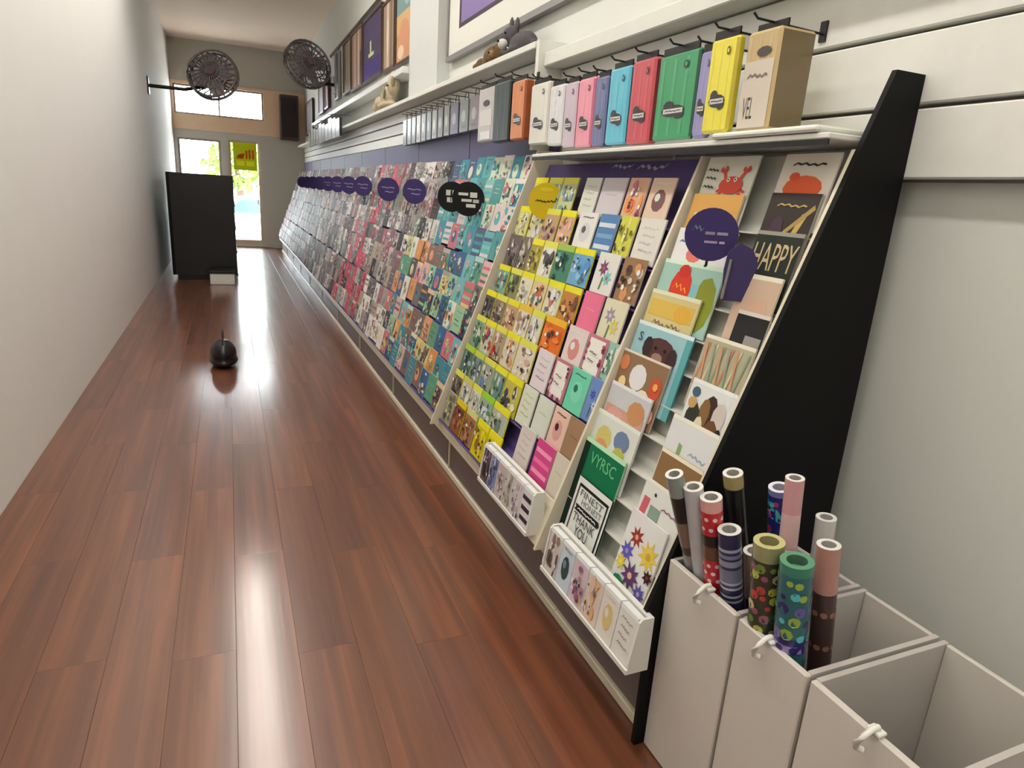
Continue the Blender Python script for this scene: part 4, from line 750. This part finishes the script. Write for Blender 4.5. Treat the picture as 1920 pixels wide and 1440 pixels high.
picture(7.2, 7.78, 2.68, 3.36, BFR, [('R', .3, 0, .5, 1, (206, 190, 170)), ('R', .62, 0, .78, 1, (126, 104, 88)), ('E', .4, .5, .1, .3, (222, 206, 186), 8)], (160, 136, 116), 'tan streaked picture beside the purple picture')
picture(7.82, 8.95, 2.70, 3.40, DKFR, [('R', 0, .3, 1, .62, (72, 62, 88)), ('R', .38, .4, .46, .62, (200, 196, 150)), ('R', .3, .36, .6, .42, (206, 206, 160)), ('R', 0, 0, 1, .3, (64, 46, 116))], (78, 66, 96), 'dark purple picture with small pale marks')
picture(9.0, 9.8, 2.71, 3.42, BFR, [('R', .2, 0, .4, 1, (186, 160, 144)), ('R', .6, 0, .75, 1, (196, 176, 160)), ('R', .8, 0, .9, .6, (90, 70, 60))], (150, 120, 104), 'brown striped picture, nearer of two beyond the purple one')
picture(9.85, 10.5, 2.74, 3.42, BFR, [('R', .3, 0, .6, 1, (150, 140, 118)), ('R', .7, 0, .86, 1, (170, 160, 140))], (118, 104, 88), 'olive brown picture, farther of two beyond the purple one')
picture(10.95, 11.3, 2.75, 3.42, GFR, [('R', .3, 0, .8, 1, (66, 66, 52))], (150, 150, 140), 'narrow dark picture in a grey frame')
picture(12.1, 12.55, 2.72, 3.2, BFR, [('E', .5, .5, .3, .3, (206, 130, 140), 8)], (150, 84, 92), 'pink picture below the fan')
picture(12.75, 13.4, 2.70, 3.2, GFR, [('R', .4, 0, .6, 1, (206, 190, 196))], (176, 158, 164), 'lilac grey picture below the fan, farther from the door end lamps')
picture(14.4, 15.6, 2.45, 3.1, DKFR, [('R', .5, 0, .8, 1, (100, 92, 96))], (128, 116, 118), 'grey picture nearest the back wall')
picture(2.9, 5.38, 2.46, 3.5, GFR, [('R', .01, .01, .99, .99, (222, 222, 214)), ('R', .10, .16, .53, .92, (66, 52, 62)), ('R', .12, .19, .51, .90, (132, 114, 168)), ('E', .3, .6, .1, .2, (140, 122, 176), 10)], (220, 220, 212), 'big white framed poster with a purple print', .035)
m_ = MB(); m_.chbox(1.50, 6.36, 2.50, 1.66, 13.6, 2.56, .006); struct('trim_4', m_, mat('white_ledge', (226, 228, 228), .35))
m_ = MB(); m_.box(1.63, 6.4, 3.47, 1.66, 12.0, 3.50); struct('trim_5', m_, DKFR)

# ------------------------------------------------------------------ soft toys on the ledge
def plush(name, x, y, z, col, blobs, parts_, label):
    r = root(name, (x, y, z), label, 'soft toy', 'soft toys on the slatwall ledge')
    mb = MB()
    for c, rr in blobs: mb.ell((x + c[0], y + c[1], z + c[2]), rr, 14, 10)
    o = part('body', mb, mat(name + '_fur', col, .95, vary=.25, scale=40, bump=.6), r)
    md = o.modifiers.new('merge', 'REMESH'); md.mode = 'VOXEL'; md.voxel_size = .009; md.use_smooth_shade = True
    for nm, c, rr, cc in parts_:
        mb = MB(); mb.ell((x + c[0], y + c[1], z + c[2]), rr, 10, 6); part(nm, mb, mat('%s_%s' % (name, nm), cc, .8, vary=.1), r)
ZL = 2.255
plush('plush_dog', 1.55, 3.74, ZL, (84, 82, 86), [((0, -.03, .06), (.06, .15, .06)), ((-.01, .13, .12), (.05, .06, .055)), ((-.05, .13, .1), (.035, .035, .03)), ((0, .0, .03), (.07, .12, .03)), ((-.05, .1, .02), (.04, .03, .02)), ((.05, .1, .02), (.04, .03, .02)), ((0, .15, .18), (.014, .02, .05)), ((.01, .09, .175), (.014, .02, .045)), ((0, -.18, .04), (.02, .05, .02))],
      [('muzzle', (-.06, .12, .075), (.03, .035, .03), (206, 206, 206)), ('nose', (-.09, .12, .085), (.008, .01, .007), (20, 20, 22)), ('eye', (-.055, .105, .13), (.007, .007, .007), (14, 14, 14)), ('eye', (-.055, .15, .13), (.007, .007, .007), (14, 14, 14))], 'grey plush dog lying on the ledge below the big poster')
plush('plush_bear', 1.55, 4.14, ZL, (104, 80, 52), [((0, 0, .06), (.06, .14, .06)), ((-.01, -.1, .06), (.05, .07, .055)), ((-.02, .16, .035), (.04, .06, .035)), ((-.04, .2, .02), (.03, .05, .022)), ((-.05, -.06, .02), (.04, .03, .02)), ((0, -.1, .115), (.012, .02, .02)), ((0, .05, .02), (.06, .1, .02))],
      [('muzzle', (-.058, -.1, .05), (.02, .026, .02), (150, 120, 84)), ('nose', (-.078, -.1, .055), (.007, .009, .006), (20, 18, 16)), ('eye', (-.05, -.12, .08), (.006, .006, .006), (14, 14, 14))], 'brown plush animal curled on the ledge next to the grey dog')
plush('plush_lamb', 1.53, 7.1, ZL, (190, 176, 148), [((0, -.05, .12), (.07, .24, .10)), ((0, -.26, .2), (.06, .12, .1)), ((-.02, .26, .08), (.06, .12, .07)), ((-.02, .4, .05), (.05, .12, .045)), ((0, 0, .04), (.08, .3, .04)), ((0, -.24, .28), (.03, .06, .05))],
      [('ear', (-.03, -.36, .22), (.02, .03, .05), (150, 140, 110)), ('ribbon', (-.075, -.15, .14), (.012, .03, .06), (150, 156, 120)), ('nose', (-.065, -.28, .19), (.01, .014, .01), (70, 60, 50))], 'large cream plush animal lying on the ledge near the pilaster')

# ------------------------------------------------------------------ fans
def fan(c, R, wallx, label, yaw):
    cx, cy, cz = c; r = root('wall_fan', c, label, 'fan', 'wall fans near the shop back')
    def loc(mb): return mb
    rotm = Matrix.Rotation(yaw, 3, 'Z') @ Matrix.Rotation(math.radians(-18), 3, 'X')
    def P(x, y, z): return tuple(Vector(c) + rotm @ Vector((x, y, z)))
    mb = MB()
    for rr, yy in ((R, 0), (R, -.1), (R * .72, -.15), (R * .42, -.17)):
        mb.tube([P(rr * math.cos(2 * math.pi * i / 24), yy, rr * math.sin(2 * math.pi * i / 24)) for i in range(25)], .02 if rr == R else .011, 5, cap=False)
    for i in range(24):
        a = 2 * math.pi * i / 24; ca, sa = math.cos(a), math.sin(a)
        mb.tube([P(.08 * ca, -.18, .08 * sa), P(R * .5 * ca, -.165, R * .5 * sa), P(R * ca, -.1, R * sa), P(R * ca, 0, R * sa), P(R * .6 * ca, .08, R * .6 * sa), P(.07 * ca, .1, .07 * sa)], .009, 4, cap=False)
    part('cage', mb, mat('dark_wire', (126, 118, 120), .4, metal=.6), r)
    mb = MB()
    for i in range(4):
        a = i * math.pi / 2 + .4
        pts = [(.05, -.25), (.3, -.42), (.85, -.3), (.9, .15), (.4, .28), (.05, .2)]
        vs = []
        for yy in (0, -.006):
            for u, v in pts: vs.append(P((u * math.cos(a) - v * math.sin(a)) * R, -.04 + v * .12 + yy, (u * math.sin(a) + v * math.cos(a)) * R))
        n = 6; mb.add(vs, [tuple(range(n)), tuple(range(n, 2 * n))[::-1]] + [(j, (j + 1) % n, (j + 1) % n + n, j + n) for j in range(n)])
    part('blades', mb, mat('fan_blade_grey', (168, 158, 160), .4), r)
    mb = MB(); mb.tube([P(0, -.19, 0), P(0, -.1, 0), P(0, .1, 0), P(0, .28, 0)], [.06, .08, .09, .07], 14); part('motor', mb, mat('fan_motor', (104, 86, 86), .4), r)
    mb = MB(); e = P(0, .24, 0); mb.tube([e, (e[0] + (wallx - e[0]) * .5, e[1], e[2] - .12), (wallx, e[1], e[2] - .12)], .025, 8); mb.box(min(wallx, wallx - .02 * math.copysign(1, wallx - cx)), e[1] - .07, e[2] - .24, max(wallx, wallx - .02 * math.copysign(1, wallx - cx)), e[1] + .07, e[2])
    part('wall_bracket', mb, BLKP, r)
fan((1.20, 11.4, 3.21), .34, 1.66, 'dark caged wall fan on the right wall above the far racks', math.radians(18))
fan((-.10, 11.4, 2.90), .34, -1.0, 'dark caged wall fan on the opposite wall, cut by the picture edge', math.radians(-18))

# dark speaker box on the back wall
sp = root('wall_speaker', (1.33, 16.17, 2.36), 'dark brown box speaker high on the back wall beside the racks', 'speaker')
m_ = MB(); m_.chbox(1.12, 16.0, 2.36, 1.50, 16.26, 3.28, .012); part('cabinet', m_, mat('dark_brown_veneer', (70, 54, 50), .5, vary=.15, scale=8), sp)
m_ = MB(); m_.box(1.15, 15.992, 2.42, 1.47, 16.0, 3.22); part('grille', m_, mat('speaker_cloth', (52, 42, 44), .9), sp)

# ------------------------------------------------------------------ gift wrap bins and rolls
BF = 1.03
for k in range(3):
    y0, y1 = ((.985, 1.240), (.775, .975), (.50, .765))[k]; zt = .605
    b = root('wrap_bin', (1.2, (y0 + y1) / 2, 0), 'white wrap roll bin, %s from the black end panel' % ORD[k + 1], 'bin', 'white gift wrap bins')
    for nm, bx in (('front_board', (BF, y0, .004, BF + .016, y1, zt)), ('back_board', (1.42, y0 + .012, .004, 1.432, y1 - .012, zt)), ('bottom_board', (BF + .016, y0 + .012, .05, 1.42, y1 - .012, .062))):
        m_ = MB(); m_.chbox(*bx, .003); part(nm, m_, BINW, b)
    for ya in (y0, y1 - .012):
        m_ = MB(); m_.box(BF + .016, ya, .004, 1.432, ya + .012, zt); part('side_board', m_, mat('bin_side', (196, 190, 186), .4), b)
    yc = (1.09, .885, .62)[k]
    cl = root('label_clip', (BF - .015, yc, zt - .03), 'white hook clip on the rim of the %s wrap bin' % ORD[k + 1], 'clip', 'white clips on the wrap bins')
    m_ = MB(); m_.tube([(BF + .01, yc, zt + .012), (BF - .006, yc, zt + .012), (BF - .018, yc + .004, zt - .004), (BF - .022, yc + .012, zt - .024), (BF - .016, yc + .014, zt - .038), (BF - .007, yc + .006, zt - .04)], .006, 8); part('hook', m_, mat('white_plastic', (232, 232, 226), .3), cl)
    m_ = MB(); m_.chbox(BF - .003, yc - .014, zt + .001, BF + .018, yc + .014, zt + .009, .002); part('clamp', m_, mat('white_plastic', (232, 232, 226), .3), cl)
def wrap_roll(p0, p1, r, bands, label, dots=None, cap=(226, 224, 220)):
    """bands: list of (t0, t1, colour) from bottom to top"""
    rt = root('wrap_roll', p0, label, 'wrap roll', 'gift wrap rolls in the white bins')
    A, B = Vector(p0), Vector(p1); d = (B - A); ln = d.length; d.normalize(); a = d.orthogonal().normalized(); b_ = d.cross(a); n = 18
    def ring(t, rr=r): return [A + d * ln * t + (a * math.cos(2 * math.pi * i / n) + b_ * math.sin(2 * math.pi * i / n)) * rr for i in range(n)]
    mb = MB()
    for t0, t1, c in bands: mb.add(ring(t0) + ring(t1), [(i, (i + 1) % n, (i + 1) % n + n, i + n) for i in range(n)], c, True)
    for t0, t1, c, cnt, sz in (dots if isinstance(dots, list) else [dots] if dots else []):
        q = random.Random(int(p0[1] * 1000))
        cols = c if isinstance(c, list) else [c]
        for k in range(cnt):
            row = k // 8; th = 2 * math.pi * ((k % 8) / 8 + (.0625 if row % 2 else 0)); t = t0 + (t1 - t0) * (row + .5) / math.ceil(cnt / 8)
            if len(cols) > 1: th += q.uniform(-.25, .25); t += q.uniform(-.01, .01)
            s_ = sz * (1 if len(cols) == 1 else q.uniform(.7, 1.6)); cc = cols[0] if len(cols) == 1 else q.choice(cols)
            vs = []
            for j in range(7):
                aa = 2 * math.pi * j / 7; tt = th + s_ * math.cos(aa) / r; hh = t + s_ * math.sin(aa) / ln
                vs.append(A + d * ln * hh + (a * math.cos(tt) + b_ * math.sin(tt)) * (r + .0006))
            mb.add(vs, [tuple(range(7))], cc)
    o = part('paper_roll', mb, FILM, rt, fix=True)
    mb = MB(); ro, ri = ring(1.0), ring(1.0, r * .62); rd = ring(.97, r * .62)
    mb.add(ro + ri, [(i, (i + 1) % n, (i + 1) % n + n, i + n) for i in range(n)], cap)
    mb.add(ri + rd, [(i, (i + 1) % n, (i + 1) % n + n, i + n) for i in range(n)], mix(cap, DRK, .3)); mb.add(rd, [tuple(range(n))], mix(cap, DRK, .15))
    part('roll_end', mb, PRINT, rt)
NV = (34, 36, 72); BK = (20, 20, 22)
ROLLS = []
wrap_roll((1.28, 1.198, .07), (.968, 1.195, .875), .022, [(0, .72, (140, 138, 138)), (.72, .75, (60, 56, 56)), (.75, .84, (126, 104, 92)), (.84, .93, BK), (.93, 1, (138, 150, 146))], 'black and grey wrap roll, close to the flower card')
wrap_roll((1.23, 1.16, .07), (1.002, 1.16, .853), .024, [(0, 1, (190, 192, 198))], 'plain white wrap roll standing between grey and red rolls')
wrap_roll((1.20, 1.112, .07), (1.02, 1.114, .845), .026, [(0, .79, (200, 36, 52)), (.79, .84, (104, 76, 52)), (.84, .88, (30, 26, 28)), (.88, .96, (196, 40, 54)), (.96, 1, (226, 170, 166))], 'red wrap roll with white polka dots', [(.62, .785, (240, 206, 206), 48, .0058), (.885, .955, (240, 206, 206), 16, .0058)])
wrap_roll((1.36, 1.178, .07), (1.13, 1.172, .87), .025, [(0, .88, BK), (.88, .955, BK), (.955, 1, (172, 160, 104))], 'black wrap roll with a gold top band', (.6, .85, (60, 60, 64), 24, .008))
wrap_roll((1.205, 1.056, .07), (1.04, 1.06, .785), .027, [(0, .72, NV)] + [(.72 + .28 * t0, .72 + .28 * t1, c) for t0, t1, c in [(0, .06, NV), (.06, .09, (180, 184, 206)), (.09, .13, NV), (.13, .16, (190, 194, 214)), (.16, .24, (36, 38, 78)), (.24, .27, (190, 194, 214)), (.27, .31, (60, 66, 110)), (.31, .34, (190, 194, 214)), (.34, .52, (120, 126, 158)), (.52, .56, (50, 56, 96)), (.56, .64, (150, 154, 186)), (.64, .67, (40, 44, 80)), (.67, .72, (130, 134, 170)), (.72, .76, (50, 56, 96)), (.76, .80, (170, 174, 200)), (.80, 1, (40, 46, 84))]], 'navy blue striped wrap roll with a white end')
wrap_roll((1.27, 1.05, .07), (1.12, 1.053, .72), .024, [(0, .8, (30, 28, 86)), (.8, 1, (150, 128, 110))], 'deep blue wrap roll behind the striped roll', (.4, .75, (70, 66, 130), 24, .006))
wrap_roll((1.135, .935, .07), (1.04, .94, .82), .033, [(0, .95, (56, 58, 42)), (.95, 1, (150, 150, 110))], 'olive jungle-pattern wrap roll', (.60, .95, [(110, 140, 60), (190, 70, 70), (206, 196, 140), (60, 90, 50), (150, 84, 110), (180, 190, 70)], 80, .008), (190, 186, 130))
wrap_roll((1.22, .93, .07), (1.12, .955, .76), .026, [(0, .9, (60, 66, 54)), (.9, 1, (120, 110, 84))], 'grey green leaf-pattern wrap roll, behind the jungle roll', (.4, .9, [(110, 120, 90), (70, 84, 70), (150, 140, 110)], 56, .009), (160, 140, 110))
wrap_roll((1.14, .86, .07), (1.046, .866, .815), .034, [(0, .45, (28, 96, 104)), (.45, .5, (84, 150, 170)), (.5, .56, (40, 36, 110)), (.56, .6, (150, 130, 190)), (.6, .72, (40, 104, 112)), (.72, .745, (150, 130, 190)), (.745, .77, (40, 36, 110)), (.77, .97, (40, 104, 112)), (.97, 1, (60, 130, 110))], 'teal and violet swirl wrap roll', (.62, .97, [(40, 34, 110), (80, 190, 196), (150, 180, 70), (110, 90, 170)], 64, .009), (96, 150, 120))
wrap_roll((1.385, 1.11, .07), (1.20, 1.085, .862), .026, [(0, .78, (40, 36, 36)), (.78, .98, (24, 44, 130)), (.98, 1, (120, 130, 190))], 'blue wrap roll with a white end, leaning back against the panel', (.76, .98, [(60, 170, 196), (190, 50, 110), (30, 40, 140), (80, 190, 200)], 40, .010), (224, 226, 236))
wrap_roll((1.25, 1.005, .07), (1.148, 1.0, .93), .021, [(0, .8, (206, 178, 180)), (.8, .9, (226, 190, 190)), (.9, 1, (214, 160, 164))], 'pale pink wrap roll standing among the dark rolls')
wrap_roll((1.25, .86, .07), (1.16, .89, .82), .025, [(0, .85, (70, 50, 48)), (.85, 1, (190, 140, 130))], 'brown wrap roll with pink band, behind the pink roll', (.5, .84, (150, 110, 90), 24, .008))
wrap_roll((1.37, 1.02, .07), (1.30, 1.02, .80), .024, [(0, 1, (216, 212, 208))], 'white wrap roll behind the deep blue roll')

# ------------------------------------------------------------------ far end of the opposite side
X1 = .075
gd = root('shelf_unit', (-.42, 12.2, 0), 'black shelf unit at the far picture edge near the door', 'shelf')
m_ = MB(); m_.box(-.80, 10.8, .08, -.76, 13.6, 1.52); part('back_panel', m_, BLACK, gd)
for ya in (10.8, 13.57):
    m_ = MB(); m_.box(-.76, ya, .08, X1, ya + .03, 1.52); part('end_panel', m_, BLKP, gd)
for i in range(5):
    z = .08 + i * .34; m_ = MB(); m_.box(-.76, 10.83, z, X1, 13.57, z + .02); part('shelf_board', m_, BLKP, gd)
    m_ = MB(); m_.box(X1, 10.8, z - .012, X1 + .012, 13.6, z + .028); part('price_strip', m_, mat('grey_strip', (150, 150, 154), .4), gd)
m_ = MB(); m_.box(-.74, 10.85, 0, -.08, 13.55, .08); part('plinth', m_, BLKP, gd)
q = random.Random(5)
for i in range(4):
    y = 10.9; h = q.uniform(.18, .28); m_ = MB(); m_.chbox(-.5, y, .1005 + i * .34, -.06, y + .38, .1005 + i * .34 + h, .006)
    tag(link('storage_box', m_.mesh('storage_box', mat('dark_carton_%d' % (i % 3), ((44, 44, 48), (70, 70, 76), (34, 38, 44))[i % 3], .6))), 'dark carton on the %s board of the black shelf unit' % ('lowest', 'second', 'third', 'fourth')[i], 'box', 'cartons on the black shelf unit')
m_ = MB(); m_.chbox(-.30, 10.35, 0, .03, 10.7, .16, .01); bx = root('white_box', (-.14, 10.5, 0), 'white box on the floor at the foot of the black shelf unit', 'box')
part('carton', m_, WHITE, bx); m_ = MB(); m_.chbox(-.31, 10.34, .16, .04, 10.71, .2, .006); part('lid', m_, BLKP, bx)
hb = root('black_bag', (-.10, 5.75, 0), 'black rounded bag on the floor by the picture edge', 'bag')
m_ = MB(); m_.ell((-.10, 5.75, .11), (.10, .17, .11), 18, 12); m_.ell((-.10, 5.75, .05), (.11, .18, .05), 18, 8); o = part('bag_body', m_, mat('black_leather', (22, 20, 26), .3), hb)
md = o.modifiers.new('merge', 'REMESH'); md.mode = 'VOXEL'; md.voxel_size = .01; md.use_smooth_shade = True
m_ = MB(); m_.tube([(-.10, 5.65, .19), (-.10, 5.67, .27), (-.10, 5.75, .30), (-.10, 5.83, .27), (-.10, 5.85, .19)], .008, 8); part('handle', m_, BLKP, hb)
print('planks', n, 'individual cards', count_ind, 'far', nfar)
